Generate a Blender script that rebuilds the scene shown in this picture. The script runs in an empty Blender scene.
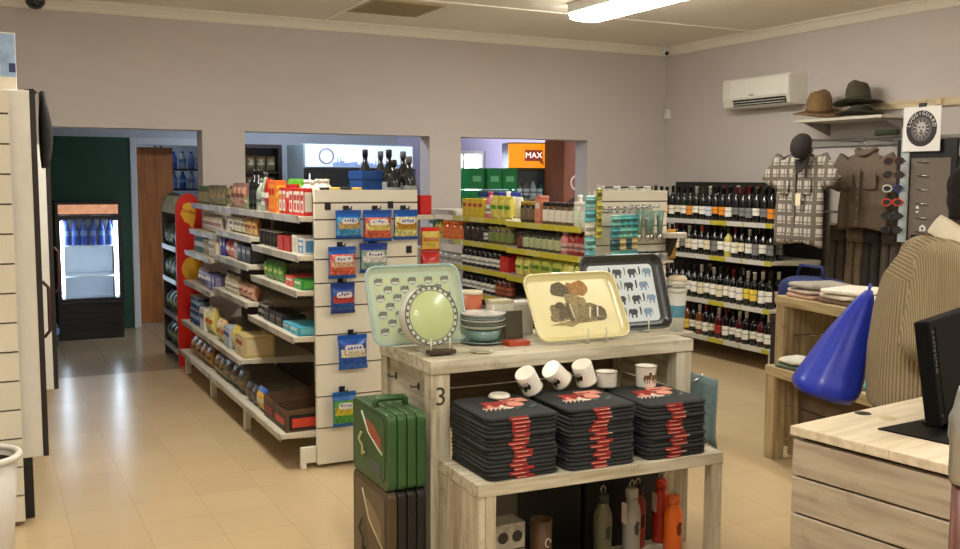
import bpy, bmesh, math, random
from mathutils import Vector, Matrix, Euler, noise as mnoise
random.seed(7)
SC = bpy.context.scene
COL = SC.collection
PI = math.pi
def R(d): return math.radians(d)

# ------------------------------------------------------------------ materials
MATS = {}
def lin(c):
    return tuple(((x/255)/12.92 if x/255 <= .04045 else ((x/255+.055)/1.055)**2.4) for x in c)
def new_mat(name):
    m = bpy.data.materials.new(name); m.use_nodes = True
    nt = m.node_tree; b = nt.nodes['Principled BSDF']
    return m, nt, b
def mix_noise(nt, b, col, var, scale, stretch=(1,1,1), detail=3):
    """base colour varied by a procedural noise; returns the noise factor socket"""
    tc = nt.nodes.new('ShaderNodeTexCoord'); mp = nt.nodes.new('ShaderNodeMapping')
    mp.inputs['Scale'].default_value = stretch
    nz = nt.nodes.new('ShaderNodeTexNoise'); nz.inputs['Scale'].default_value = scale; nz.inputs['Detail'].default_value = detail
    nt.links.new(tc.outputs['Object'], mp.inputs['Vector']); nt.links.new(mp.outputs['Vector'], nz.inputs['Vector'])
    rp = nt.nodes.new('ShaderNodeValToRGB')
    l = lin(col)
    rp.color_ramp.elements[0].position = .3; rp.color_ramp.elements[1].position = .7
    rp.color_ramp.elements[0].color = (*[max(0, x*(1-var)) for x in l], 1)
    rp.color_ramp.elements[1].color = (*[min(1, x*(1+var)) for x in l], 1)
    nt.links.new(nz.outputs['Fac'], rp.inputs['Fac'])
    nt.links.new(rp.outputs['Color'], b.inputs['Base Color'])
    return nz.outputs['Fac'], rp, mp
def M(col, rough=.5, metal=0.0, var=.06, scale=14, bump=0.0, emit=0, stretch=(1,1,1), coat=0, name=None):
    key = (tuple(col), rough, metal, var, scale, bump, emit, stretch, coat)
    if key in MATS: return MATS[key]
    m, nt, b = new_mat(name or 'paint_%d_%d_%d' % tuple(col))
    fac, rp, mp = mix_noise(nt, b, col, var, scale, stretch)
    b.inputs['Roughness'].default_value = rough; b.inputs['Metallic'].default_value = metal
    b.inputs['Coat Weight'].default_value = coat
    if bump:
        bp = nt.nodes.new('ShaderNodeBump'); bp.inputs['Strength'].default_value = bump; bp.inputs['Distance'].default_value = .01
        nt.links.new(fac, bp.inputs['Height']); nt.links.new(bp.outputs['Normal'], b.inputs['Normal'])
    if emit:
        b.inputs['Emission Color'].default_value = (*lin(col), 1); b.inputs['Emission Strength'].default_value = emit
    MATS[key] = m
    return m
def glass_mat(name, tint=(240,245,245), refl=1.0):
    m = bpy.data.materials.new(name); m.use_nodes = True; nt = m.node_tree
    for n in list(nt.nodes): nt.nodes.remove(n)
    o = nt.nodes.new('ShaderNodeOutputMaterial'); mx = nt.nodes.new('ShaderNodeMixShader')
    t = nt.nodes.new('ShaderNodeBsdfTransparent'); g = nt.nodes.new('ShaderNodeBsdfGlossy'); f = nt.nodes.new('ShaderNodeFresnel')
    t.inputs['Color'].default_value = (*lin(tint), 1); g.inputs['Roughness'].default_value = .03
    f.inputs['IOR'].default_value = 1.4
    nt.links.new(f.outputs[0], mx.inputs[0]); nt.links.new(t.outputs[0], mx.inputs[1]); nt.links.new(g.outputs[0], mx.inputs[2])
    nt.links.new(mx.outputs[0], o.inputs[0])
    return m
def wood_mat(name, c1, c2, stain, axis, rough=.6, stain_amt=.5, bumps=.25):
    """weathered plank wood: grain stretched along an axis, dirt stains"""
    m, nt, b = new_mat(name)
    tc = nt.nodes.new('ShaderNodeTexCoord'); mp = nt.nodes.new('ShaderNodeMapping')
    s = [26, 26, 26]; s[axis] = 2.2
    mp.inputs['Scale'].default_value = s
    nz = nt.nodes.new('ShaderNodeTexNoise'); nz.inputs['Scale'].default_value = 1.4; nz.inputs['Detail'].default_value = 6
    nt.links.new(tc.outputs['Object'], mp.inputs['Vector']); nt.links.new(mp.outputs['Vector'], nz.inputs['Vector'])
    rp = nt.nodes.new('ShaderNodeValToRGB')
    rp.color_ramp.elements[0].position = .34; rp.color_ramp.elements[1].position = .6
    rp.color_ramp.elements[0].color = (*lin(c2), 1); rp.color_ramp.elements[1].color = (*lin(c1), 1)
    nt.links.new(nz.outputs['Fac'], rp.inputs['Fac'])
    n2 = nt.nodes.new('ShaderNodeTexNoise'); n2.inputs['Scale'].default_value = 9; n2.inputs['Detail'].default_value = 8; n2.inputs['Roughness'].default_value = .7
    nt.links.new(tc.outputs['Object'], n2.inputs['Vector'])
    r2 = nt.nodes.new('ShaderNodeValToRGB')
    r2.color_ramp.elements[0].position = .56; r2.color_ramp.elements[1].position = .72
    r2.color_ramp.elements[0].color = (0,0,0,1); r2.color_ramp.elements[1].color = (stain_amt,)*3 + (1,)
    nt.links.new(n2.outputs['Fac'], r2.inputs['Fac'])
    mx = nt.nodes.new('ShaderNodeMix'); mx.data_type = 'RGBA'
    nt.links.new(r2.outputs['Color'], mx.inputs[0]); nt.links.new(rp.outputs['Color'], mx.inputs[6])
    mx.inputs[7].default_value = (*lin(stain), 1)
    nt.links.new(mx.outputs[2], b.inputs['Base Color'])
    b.inputs['Roughness'].default_value = rough
    bp = nt.nodes.new('ShaderNodeBump'); bp.inputs['Strength'].default_value = bumps; bp.inputs['Distance'].default_value = .004
    nt.links.new(nz.outputs['Fac'], bp.inputs['Height']); nt.links.new(bp.outputs['Normal'], b.inputs['Normal'])
    return m

# ------------------------------------------------------------------ mesh builder
class MB:
    def __init__(s): s.v, s.f, s.m, s.s = [], [], [], []
    def add(s, vs, fs, m=0, smooth=False):
        o = len(s.v); s.v += [tuple(p) for p in vs]
        for f in fs: s.f.append([i+o for i in f]); s.m.append(m); s.s.append(smooth)
        return s
    def box(s, x0, x1, y0, y1, z0, z1, m=0, rot=None, piv=None):
        vs = [Vector((x, y, z)) for z in (z0, z1) for y in (y0, y1) for x in (x0, x1)]
        if rot is not None:
            q = Euler(rot).to_matrix(); p = Vector(piv) if piv else Vector(((x0+x1)/2, (y0+y1)/2, (z0+z1)/2))
            vs = [q @ (a-p) + p for a in vs]
        return s.add(vs, [(0,2,3,1), (4,5,7,6), (0,1,5,4), (2,6,7,3), (0,4,6,2), (1,3,7,5)], m)
    def lathe(s, prof, n=16, m=0, c=(0,0,0), smooth=True, sx=1, sy=1, mat4=None, cap=True):
        vs = []
        for r, z in prof:
            for k in range(n):
                a = 2*PI*k/n
                p = Vector((c[0]+r*sx*math.cos(a), c[1]+r*sy*math.sin(a), c[2]+z))
                vs.append(mat4 @ p if mat4 else p)
        fs = []
        for i in range(len(prof)-1):
            for k in range(n):
                k2 = (k+1) % n
                fs.append((i*n+k, i*n+k2, (i+1)*n+k2, (i+1)*n+k))
        s.add(vs, fs, m, smooth)
        if cap:
            o = len(s.v) - len(vs)
            s.f.append([o+k for k in reversed(range(n))]); s.m.append(m); s.s.append(False)
            b = o + (len(prof)-1)*n
            s.f.append([b+k for k in range(n)]); s.m.append(m); s.s.append(False)
        return s
    def tube(s, pts, r, n=8, m=0, closed=False, flat=1.0):
        pts = [Vector(p) for p in pts]; N = len(pts); vs = []; prev = None
        rs = r if isinstance(r, (list, tuple)) else [r]*N
        for i, p in enumerate(pts):
            if closed: t = pts[(i+1) % N] - pts[i-1]
            else: t = pts[min(i+1, N-1)] - pts[max(i-1, 0)]
            t.normalize()
            if prev is None:
                u = t.cross(Vector((0,0,1)))
                if u.length < .05: u = t.cross(Vector((1,0,0)))
            else:
                u = prev - t*prev.dot(t)
            u.normalize(); w = t.cross(u); prev = u
            for k in range(n):
                a = 2*PI*k/n
                vs.append(p + u*(rs[i]*math.cos(a)) + w*(rs[i]*flat*math.sin(a)))
        fs = []
        for i in range(N if closed else N-1):
            j = (i+1) % N
            for k in range(n):
                k2 = (k+1) % n
                fs.append((i*n+k, i*n+k2, j*n+k2, j*n+k))
        if not closed:
            fs.append(tuple(reversed(range(n)))); fs.append(tuple(range((N-1)*n, N*n)))
        return s.add(vs, fs, m, True)
    def prism(s, poly, o, u, w, d, m=0, smooth=False):
        """polygon in the plane (u,w) at o, extruded by vector d"""
        o, u, w, d = Vector(o), Vector(u), Vector(w), Vector(d)
        n = len(poly); a = [o + u*x + w*y for x, y in poly]; vs = a + [p + d for p in a]
        fs = [tuple(reversed(range(n))), tuple(range(n, 2*n))] + [(k, (k+1) % n, n+(k+1) % n, n+k) for k in range(n)]
        if u.cross(w).dot(d) < 0: fs = [tuple(reversed(f)) for f in fs]
        return s.add(vs, fs, m, smooth)
    def loft(s, rings, m=0, smooth=True, caps=True, mfun=None):
        n = len(rings[0]); vs = [p for r in rings for p in r]; o = len(s.v)
        s.v += [tuple(p) for p in vs]
        for i in range(len(rings)-1):
            for k in range(n):
                k2 = (k+1) % n
                s.f.append([o+i*n+k, o+i*n+k2, o+(i+1)*n+k2, o+(i+1)*n+k]); s.m.append(mfun(i, k) if mfun else m); s.s.append(smooth)
        if caps is True or caps == 'first':
            s.f.append([o+k for k in reversed(range(n))]); s.m.append(m); s.s.append(smooth)
        if caps is True or caps == 'last':
            b = o+(len(rings)-1)*n
            s.f.append([b+k for k in range(n)]); s.m.append(m); s.s.append(smooth)
        return s
    def ell(s, c, r, m=0, rot=None, nu=14, nv=9):
        q = Euler(rot).to_matrix() if rot else Matrix.Identity(3); c = Vector(c); vs = []; fs = []
        for i in range(1, nv):
            t = PI*i/nv
            for k in range(nu):
                a = 2*PI*k/nu
                vs.append(c + q @ Vector((r[0]*math.sin(t)*math.cos(a), r[1]*math.sin(t)*math.sin(a), r[2]*math.cos(t))))
        vs.append(c + q @ Vector((0,0,r[2]))); vs.append(c - q @ Vector((0,0,r[2])))
        T, B = len(vs)-2, len(vs)-1
        for i in range(nv-2):
            for k in range(nu):
                k2 = (k+1) % nu
                fs.append((i*nu+k, (i+1)*nu+k, (i+1)*nu+k2, i*nu+k2))
        for k in range(nu):
            k2 = (k+1) % nu
            fs.append((T, k, k2)); fs.append((B, (nv-2)*nu+k2, (nv-2)*nu+k))
        return s.add(vs, fs, m, True)
    def mesh(s, name, mats, bevel=0, seg=2):
        me = bpy.data.meshes.new(name)
        me.from_pydata(s.v, [], s.f)
        me.polygons.foreach_set('material_index', s.m); me.polygons.foreach_set('use_smooth', s.s)
        for mt in (mats if isinstance(mats, (list, tuple)) else [mats]): me.materials.append(mt)
        if bevel:
            bm = bmesh.new(); bm.from_mesh(me)
            ed = [e for e in bm.edges if len(e.link_faces) == 2 and e.calc_face_angle(0) > R(35)]
            bmesh.ops.bevel(bm, geom=ed, offset=bevel, segments=seg, affect='EDGES', profile=.5, clamp_overlap=True)
            bm.to_mesh(me); bm.free()
        me.update()
        return me

def link(name, me, parent=None, loc=(0,0,0), rot=(0,0,0)):
    o = bpy.data.objects.new(name, me); COL.objects.link(o)
    o.location = loc; o.rotation_euler = rot
    if parent: o.parent = parent
    return o
def tag(o, label, cat, group=None):
    o['label'] = label; o['category'] = cat
    if group: o['group'] = group
    return o
def thing(name, label, cat, loc=(0,0,0), rz=0, group=None):
    return tag(link(name, None, None, loc, (0,0,rz)), label, cat, group)
def part(name, mb, mats, parent, bevel=0, loc=(0,0,0), rot=(0,0,0), label=None, seg=2):
    o = link(name, mb.mesh(name, mats, bevel, seg) if isinstance(mb, MB) else mb, parent, loc, rot)
    if label: o['label'] = label
    return o
def solid(name, mb, mats, label, cat, loc=(0,0,0), rot=(0,0,0), group=None, bevel=0, seg=2):
    return tag(link(name, mb.mesh(name, mats, bevel, seg) if isinstance(mb, MB) else mb, None, loc, rot), label, cat, group)
def struct(name, mb, mats, bevel=0, parent=None):
    o = link(name, mb.mesh(name, mats, bevel), parent)
    if not parent: o['kind'] = 'structure'
    return o
CACHE = {}
def cached(key, fn):
    if key not in CACHE: CACHE[key] = fn()
    return CACHE[key]
def text_mesh(body, size, mat, extrude=.0008, spacing=1.0):
    cu = bpy.data.curves.new('lettering', 'FONT'); cu.body = body; cu.size = size; cu.extrude = extrude
    cu.align_x = 'CENTER'; cu.align_y = 'CENTER'; cu.space_character = spacing; cu.resolution_u = 3
    ob = bpy.data.objects.new('lettering', cu); COL.objects.link(ob)
    dg = bpy.context.evaluated_depsgraph_get()
    me = bpy.data.meshes.new_from_object(ob.evaluated_get(dg))
    bpy.data.objects.remove(ob); bpy.data.curves.remove(cu)
    me.materials.clear(); me.materials.append(mat)
    return me
def fuse(mb, voxel, smooth=6, mats=None, name='body'):
    """several overlapping solids fused into one continuous smooth skin"""
    me = mb.mesh(name, mats); ob = bpy.data.objects.new('fuse', me); COL.objects.link(ob)
    md = ob.modifiers.new('r', 'REMESH'); md.mode = 'VOXEL'; md.voxel_size = voxel; md.use_smooth_shade = True
    sm = ob.modifiers.new('s', 'SMOOTH'); sm.factor = .5; sm.iterations = smooth
    dg = bpy.context.evaluated_depsgraph_get()
    out = bpy.data.meshes.new_from_object(ob.evaluated_get(dg))
    bpy.data.objects.remove(ob)
    out.materials.clear()
    for mt in (mats if isinstance(mats, (list, tuple)) else [mats]): out.materials.append(mt)
    return out
def rrect(w, h, r, n=6):
    pts = []
    for cx, cy, a0 in ((w/2-r, h/2-r, 0), (-w/2+r, h/2-r, 90), (-w/2+r, -h/2+r, 180), (w/2-r, -h/2+r, 270)):
        for k in range(n+1):
            a = R(a0 + 90*k/n); pts.append((cx + r*math.cos(a), cy + r*math.sin(a)))
    return pts
ORD = ['first','second','third','fourth','fifth','sixth','seventh','eighth','ninth','tenth','eleventh','twelfth','thirteenth','fourteenth','fifteenth','sixteenth','seventeenth','eighteenth','nineteenth','twentieth','twenty-first','twenty-second','twenty-third','twenty-fourth','twenty-fifth','twenty-sixth','twenty-seventh','twenty-eighth','twenty-ninth','thirtieth']

# ------------------------------------------------------------------ common materials
CREAM = M((236,232,216), .45, var=.03, scale=3, name='cream_laminate')
WHITE = M((232,230,222), .4, var=.03, name='white_enamel')
SHELFM = M((214,208,190), .4, var=.04, scale=6, name='shelf_metal')
BLACK = M((22,22,23), .45, var=.1, name='black_plastic')
DARK = M((40,36,34), .7, var=.1, name='dark_board')
CHROME = M((200,200,200), .25, 1.0, var=.04, name='steel')
PALLET_X = wood_mat('whitewashed_wood_x', (208,202,182), (170,160,134), (80,70,52), 0)
PALLET_Y = wood_mat('whitewashed_wood_y', (208,202,182), (170,160,134), (80,70,52), 1)
PALLET_Z = wood_mat('whitewashed_wood_z', (204,198,178), (166,154,128), (80,70,52), 2)
PINE_X = wood_mat('pale_pine_x', (226,208,172), (202,178,136), (130,104,70), 0, stain_amt=.4)
PINE_Y = wood_mat('pale_pine_y', (216,200,168), (190,170,136), (116,96,70), 1, stain_amt=.5)
PINE_Z = wood_mat('pale_pine_z', (214,196,160), (188,164,126), (116,96,70), 2, stain_amt=.45)
BROWNWOOD = wood_mat('brown_door_wood', (160,98,40), (132,78,30), (94,54,22), 2, rough=.45, stain_amt=.3)
GLASS = glass_mat('clear_glass')

# ------------------------------------------------------------------ camera
cam = bpy.data.cameras.new('camera'); co = bpy.data.objects.new('camera', cam); COL.objects.link(co)
yaw, pit, rol = R(27.0057), R(5.5739), R(.2649)
fwd = Vector((math.sin(yaw)*math.cos(pit), math.cos(yaw)*math.cos(pit), -math.sin(pit)))
rt = Vector((math.cos(yaw), -math.sin(yaw), 0)); up = rt.cross(fwd)
r2 = rt*math.cos(rol) + up*math.sin(rol); u2 = -rt*math.sin(rol) + up*math.cos(rol)
co.matrix_world = Matrix(((r2.x, u2.x, -fwd.x, 0), (r2.y, u2.y, -fwd.y, 0), (r2.z, u2.z, -fwd.z, 1.58), (0,0,0,1)))
cam.sensor_width = 36; cam.lens = 979.87/960*36; cam.clip_start = .05
SC.camera = co

# ------------------------------------------------------------------ room shell
XL, XR, YF, YB, ZC, YB2, YW = -1.1, 6.36, -2.6, 8.274, 2.925, 8.494, 10.78
WALLM = M((200,192,188), .75, var=.02, scale=2, bump=.03, name='lilac_grey_wall_paint')
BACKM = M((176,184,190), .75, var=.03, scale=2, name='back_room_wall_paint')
CEILM = M((236,228,212), .8, var=.02, scale=2, name='ceiling_board')
def floor_mat(name, c, joint, rough):
    m, nt, b = new_mat(name)
    tc = nt.nodes.new('ShaderNodeTexCoord'); br = nt.nodes.new('ShaderNodeTexBrick')
    br.offset = 0; br.inputs['Scale'].default_value = 1; br.inputs['Brick Width'].default_value = .305; br.inputs['Row Height'].default_value = .305
    br.inputs['Mortar Size'].default_value = .0022; br.inputs['Mortar Smooth'].default_value = .3
    br.inputs['Color1'].default_value = (*lin(c), 1); br.inputs['Color2'].default_value = (*lin([x*.972 for x in c]), 1); br.inputs['Mortar'].default_value = (*lin(joint), 1)
    nt.links.new(tc.outputs['Object'], br.inputs['Vector'])
    mp = nt.nodes.new('ShaderNodeMapping'); mp.inputs['Location'].default_value = (3.3, 1.7, 5.37); nt.links.new(tc.outputs['Object'], mp.inputs['Vector'])
    nz = nt.nodes.new('ShaderNodeTexNoise'); nz.inputs['Scale'].default_value = 1.6; nz.inputs['Detail'].default_value = 4; nz.inputs['Roughness'].default_value = .6
    nt.links.new(mp.outputs['Vector'], nz.inputs['Vector'])
    rp = nt.nodes.new('ShaderNodeValToRGB'); rp.color_ramp.elements[0].color = (.93,.925,.92,1); rp.color_ramp.elements[1].color = (1,1,1,1)
    rp.color_ramp.elements[0].position = .25; rp.color_ramp.elements[1].position = .75
    nt.links.new(nz.outputs['Fac'], rp.inputs['Fac'])
    mx = nt.nodes.new('ShaderNodeMix'); mx.data_type = 'RGBA'; mx.blend_type = 'MULTIPLY'; mx.inputs[0].default_value = 1
    nt.links.new(br.outputs['Color'], mx.inputs[6]); nt.links.new(rp.outputs['Color'], mx.inputs[7])
    nt.links.new(mx.outputs[2], b.inputs['Base Color'])
    b.inputs['Roughness'].default_value = rough
    return m
FLOORM = floor_mat('tan_vinyl_tiles', (208,184,144), (192,166,126), .25)
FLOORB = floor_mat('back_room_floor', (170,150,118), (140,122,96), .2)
struct('floor', MB().box(XL, XR, YF, YB, -.1, 0), FLOORM)
struct('floor_back_room', MB().box(-1.1, 7.6, YB, 12.6, -.1, -.0005), FLOORB)
struct('ceiling', MB().box(XL-.15, XR+.15, YF-.15, YB2, ZC, ZC+.1), CEILM)
struct('ceiling_back_room', MB().box(-1.25, 7.75, YB2, 12.7, 2.6, 2.7), BACKM)
# back wall with three openings: a doorway (floor to lintel) and two hatches above a low wall
LZ = 1.968
w = MB()
w.box(XL-.15, .485, YB, YB2, 0, ZC).box(1.649, 1.999, YB, YB2, 0, ZC).box(3.693, 4.012, YB, YB2, 0, ZC).box(5.41, XR+.15, YB, YB2, 0, ZC)
w.box(.485, 1.649, YB, YB2, LZ, ZC).box(1.999, 3.693, YB, YB2, LZ, ZC).box(4.012, 5.41, YB, YB2, LZ, ZC)
w.box(1.999, 3.693, YB, YB2, 0, .95).box(4.012, 5.41, YB, YB2, 0, .95)
struct('wall_back', w, WALLM)
struct('wall_right', MB().box(XR, XR+.15, YF, YB, 0, ZC), WALLM)
struct('wall_left', MB().box(XL-.15, XL, YF, YB, 0, ZC), WALLM)
struct('wall_front', MB().box(XL-.15, XR+.15, YF-.15, YF, 0, ZC), WALLM)
# back room shell
GREENM = M((14,66,48), .55, var=.08, scale=4, name='dark_green_paint')
w = MB()
w.box(-1.1, 1.42, YW, YW+.15, 0, 2.6).box(1.42, 2.2, YW, YW+.15, 1.93, 2.6).box(2.2, 4.4, YW, YW+.15, 0, 2.6)
struct('wall_back_room_rear', w, BACKM)
w = MB().box(4.4001, 5.0, YW, YW+.15, 0, 2.6).box(5.0, 5.56, YW, YW+.15, 0, 1.1).box(5.0, 5.56, YW, YW+.15, 1.92, 2.6).box(5.56, 7.6, YW, YW+.15, 0, 2.6)
struct('wall_back_room_lavender', w, M((196,190,216), .75, var=.03, scale=2, name='pale_lavender_paint'))
struct('wall_green_dado', MB().box(-1.1, 1.40, YW-.012, YW-.0005, 0, 1.99), GREENM)
struct('wall_back_room_left', MB().box(-1.25, -1.1, YB2, 12.7, 0, 2.6), BACKM)
struct('wall_back_room_right', MB().box(7.6, 7.75, YB2, 12.7, 0, 2.6), M((190,184,205), .75, var=.03, scale=2, name='lavender_wall_paint'))
struct('wall_store_rear', MB().box(-1.25, 3.6, 12.55, 12.7, 0, 2.6), BACKM)
struct('wall_store_side', MB().box(3.6, 3.75, YW+.151, 12.55, 0, 2.6), BACKM)
# cornices, battens
def cornice_prof(): return [(0,0), (.075,0), (.07,-.012), (.045,-.025), (.025,-.05), (.012,-.078), (0,-.082)]
TRIMM = M((238,230,216), .6, var=.02, name='cornice_paint')
struct('trim_1', MB().prism(cornice_prof(), (XL, YB, ZC), (0,-1,0), (0,0,1), (XR-XL-.0,0,0)), TRIMM)
struct('trim_2', MB().prism(cornice_prof(), (XR, YF, ZC), (-1,0,0), (0,0,1), (0,YB-YF,0)), TRIMM)
BAT = M((246,240,226), .6, var=.02, name='batten_paint')
struct('trim_3', MB().box(XL, XR, 6.93, 6.97, ZC-.008, ZC), BAT)
struct('trim_4', MB().box(2.655, 2.695, 6.97, YB-.08, ZC-.0085, ZC), BAT)
struct('trim_5', MB().box(2.655, 2.695, YF, 6.93, ZC-.0085, ZC), BAT)
struct('trim_6', MB().box(XL, XR, 4.3, 4.34, ZC-.008, ZC), BAT)
# door frame of the store room (back room rear wall), and a brown timber door standing inside it
f = MB()
f.box(1.405, 1.47, YW-.03, YW+.15, 0, 1.99).box(2.15, 2.215, YW-.03, YW+.15, 0, 1.99).box(1.47, 2.15, YW-.03, YW+.15, 1.915, 1.99)
struct('door_1', f, M((196,204,206), .5, var=.03, name='pale_frame_paint'), bevel=.006)
d = MB().box(1.475, 1.87, YW+.2, YW+.24, .01, 1.9)
leaf = struct('door_2', d, BROWNWOOD, bevel=.004)
part('door_handle', MB().tube([(1.83,YW+.2,1.0), (1.83,YW+.155,1.0), (1.76,YW+.155,1.0)], .009), CHROME, leaf)
# window of the back room
wf = MB()
wf.box(5.0, 5.04, YW+.02, YW+.1, 1.1, 1.92).box(5.52, 5.56, YW+.02, YW+.1, 1.1, 1.92).box(5.04, 5.52, YW+.02, YW+.1, 1.1, 1.14).box(5.04, 5.52, YW+.02, YW+.1, 1.88, 1.92).box(5.27, 5.29, YW+.03, YW+.09, 1.14, 1.88)
wo = struct('window_1', wf, WHITE)
part('pane', MB().box(5.04, 5.27, YW+.058, YW+.062, 1.14, 1.88), GLASS, wo)
part('pane', MB().box(5.29, 5.52, YW+.058, YW+.062, 1.14, 1.88), GLASS, wo)

# ------------------------------------------------------------------ ceiling fittings
TUBE = M((255,250,238), .4, var=.0, emit=17, name='fluorescent_diffuser')
COOL = M((226,236,255), .4, var=.0, emit=12, name='cool_fluorescent_diffuser')
def fixture(x, y, label, L=1.5, z=ZC, mat=None, rz=0, group=None):
    t = thing('ceiling_light', label, 'ceiling light', (x, y, z), rz, group)
    h = MB().box(-.165, .165, -L/2, L/2, -.07, 0)
    part('housing', h, WHITE, t)
    n = 8; prof = [(.155*math.cos(PI*k/n), -.0705-.055*math.sin(PI*k/n)**.35) for k in range(n+1)]
    part('diffuser', MB().prism(prof, (0, -L/2+.002, 0), (1,0,0), (0,0,1), (0, L-.004, 0)), mat or TUBE, t)
    return t
fixture(4.26, 5.82, 'bright white fluorescent ceiling light with a long frosted diffuser')
fixture(.9, 5.3, 'fluorescent ceiling light over the aisle left of the snack gondola')
fixture(4.26, 1.9, 'fluorescent ceiling light over the counter at the right')
fixture(.9, 1.5, 'fluorescent ceiling light overhead in front of the gift table')
fixture(2.2, -1.4, 'fluorescent ceiling light near the front wall')
fixture(2.9, 9.4, 'added cool ceiling light giving the room behind the hatches a blue-grey tint', 1.2, 2.6, COOL, R(90))  # unseen lamp, added to tint the back room blue-grey
fixture(.6, 12.0, 'cool fluorescent ceiling light in the store room', 1.2, 2.6, COOL, R(90))
v = thing('ceiling_vent', 'brown slatted return air vent set in the ceiling', 'ceiling vent', (2.99, 7.36, ZC))
VM = M((176,158,120), .7, var=.1, name='dusty_vent_metal')
part('frame', MB().box(-.3, .3, -.3, -.27, -.012, 0).box(-.3, .3, .27, .3, -.012, 0).box(-.3, -.27, -.27, .27, -.012, 0).box(.27, .3, -.27, .27, -.012, 0), VM, v)
s_ = MB()
for k in range(18): s_.box(-.27, .27, -.265+k*.03, -.245+k*.03, -.011, -.002)
part('slats', s_, M((160,142,104), .7, var=.1, name='vent_slat'), v)
part('backing', MB().box(-.27, .27, -.27, .27, -.002, 0), M((120,104,74), .8, name='vent_dark'), v)
c = thing('security_camera', 'small white bullet camera in the ceiling corner of the room', 'security camera', (6.25, 8.15, 2.845))
part('base', MB().lathe([(.03,.055), (.03,.065), (.02,.078)], 14), WHITE, c)
part('body', MB().tube([(.0,.0,.02), (-.03,-.05,.005), (-.045,-.08,-.002)], [.03,.03,.028], 14), WHITE, c)
part('lens', MB().tube([(-.045,-.08,-.002), (-.05,-.089,-.005)], .018, 14), BLACK, c)
part('bracket', MB().tube([(0,0,.06), (0,0,.02)], .01), WHITE, c)
c = thing('security_camera', 'black dome camera on the ceiling at upper left', 'security camera', (.42, 8.02, ZC))
part('base', MB().lathe([(.082,-.02), (.082,0)], 20), BLACK, c)
part('dome', MB().lathe([(.004,-.125), (.04,-.115), (.066,-.085), (.075,-.02)], 20), M((14,14,15), .12, var=0, coat=.5, name='dome_glass'), c)
c = thing('motion_sensor', 'small white motion sensor on the wall in the corner', 'sensor', (6.3345, 8.2, 2.2))
part('body', MB().box(-.03, .025, -.028, .028, 0, .1), WHITE, c, bevel=.01)
part('lens', MB().box(-.034, -.03, -.02, .02, .05, .085), M((205,205,200), .3, name='sensor_lens'), c)
# air conditioner on the right wall
ac = thing('air_conditioner', 'white split air conditioner mounted on the right wall', 'air conditioner', (XR, 6.74, 2.23))
prof = [(0,0), (-.16,0), (-.185,.012), (-.203,.075), (-.206,.09), (-.205,.24), (-.195,.262), (0,.27)]
part('body', MB().prism(prof, (0,-.42,0), (1,0,0), (0,0,1), (0,.84,0)), M((228,226,216), .35, var=.02, name='ac_plastic'), ac, bevel=.006)
part('front_panel', MB().prism([(-.206,.085), (-.213,.09), (-.213,.242), (-.206,.248)], (0,-.415,0), (1,0,0), (0,0,1), (0,.73,0)), M((236,234,226), .3, var=.02, name='ac_panel'), ac)
part('air_outlet', MB().prism([(-.1864,.014), (-.2026,.07), (-.2056,.07), (-.1894,.014)], (0,-.38,0), (1,0,0), (0,0,1), (0,.66,0)), BLACK, ac)
for k in range(2): part('louvre', MB().prism([(-.1935-.0065*k,.027+.022*k), (-.201-.0065*k,.024+.022*k), (-.2015-.0065*k,.027+.022*k), (-.1945-.0065*k,.031+.022*k)], (0,-.37,0), (1,0,0), (0,0,1), (0,.64,0)), WHITE, ac)
part('status_light', MB().box(-.216, -.213, .0, .06, .1, .108), M((90,96,96), .3, name='ac_display'), ac)

# ------------------------------------------------------------------ shelving
RAILW = M((216,212,200), .35, var=.05, scale=30, name='price_rail')
def rail_mat(name, base, c2, c3):
    """price strip: a run of paper tags along the shelf edge"""
    m, nt, b = new_mat(name)
    tc = nt.nodes.new('ShaderNodeTexCoord'); mp = nt.nodes.new('ShaderNodeMapping'); mp.inputs['Scale'].default_value = (0, 9, 0)
    vo = nt.nodes.new('ShaderNodeTexVoronoi'); vo.inputs['Scale'].default_value = 1; vo.voronoi_dimensions = '3D'
    nt.links.new(tc.outputs['Object'], mp.inputs['Vector']); nt.links.new(mp.outputs['Vector'], vo.inputs['Vector'])
    rp = nt.nodes.new('ShaderNodeValToRGB'); rp.color_ramp.interpolation = 'CONSTANT'
    e = rp.color_ramp.elements
    e[0].position = 0; e[0].color = (*lin(base), 1); e[1].position = .45; e[1].color = (*lin(c2), 1)
    x = e.new(.75); x.color = (*lin(c3), 1)
    sp = nt.nodes.new('ShaderNodeSeparateColor'); nt.links.new(vo.outputs['Color'], sp.inputs[0])
    nt.links.new(sp.outputs[0], rp.inputs['Fac']); nt.links.new(rp.outputs['Color'], b.inputs['Base Color'])
    b.inputs['Roughness'].default_value = .4
    return m
RAIL_L = rail_mat('tag_strip_white', (208,204,194), (176,172,160), (222,220,212))
RAIL_Y = rail_mat('tag_strip_yellow', (206,196,60), (214,206,110), (222,220,206))
RAIL_W = rail_mat('tag_strip_wine', (214,214,208), (196,188,60), (222,220,212))
def shelf(parent, x0, x1, y0, y1, z, rail, lip=.035, mat=None, back=1):
    """board whose price rail faces -x (x0 is the front); z is the top of the board"""
    s = part('shelf', MB().box(x0, x1, y0, y1, z-.028, z), mat or SHELFM, parent, bevel=.003)
    part('price_rail', MB().prism([(0,-.036), (-.006,-.036), (-.014,.004), (-.008,.004)], (x0-.0005, y0+.002, z), (1,0,0), (0,0,1), (0, y1-y0-.004, 0)), rail, s)
    for yy in (y0+.006, y1-.012): part('bracket', MB().prism([(x0+.03,-.0285), (x1,-.0285), (x1,-.05)], (0,yy,z), (1,0,0), (0,0,1), (0,.006,0)), SHELFM, s)
    return s
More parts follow.
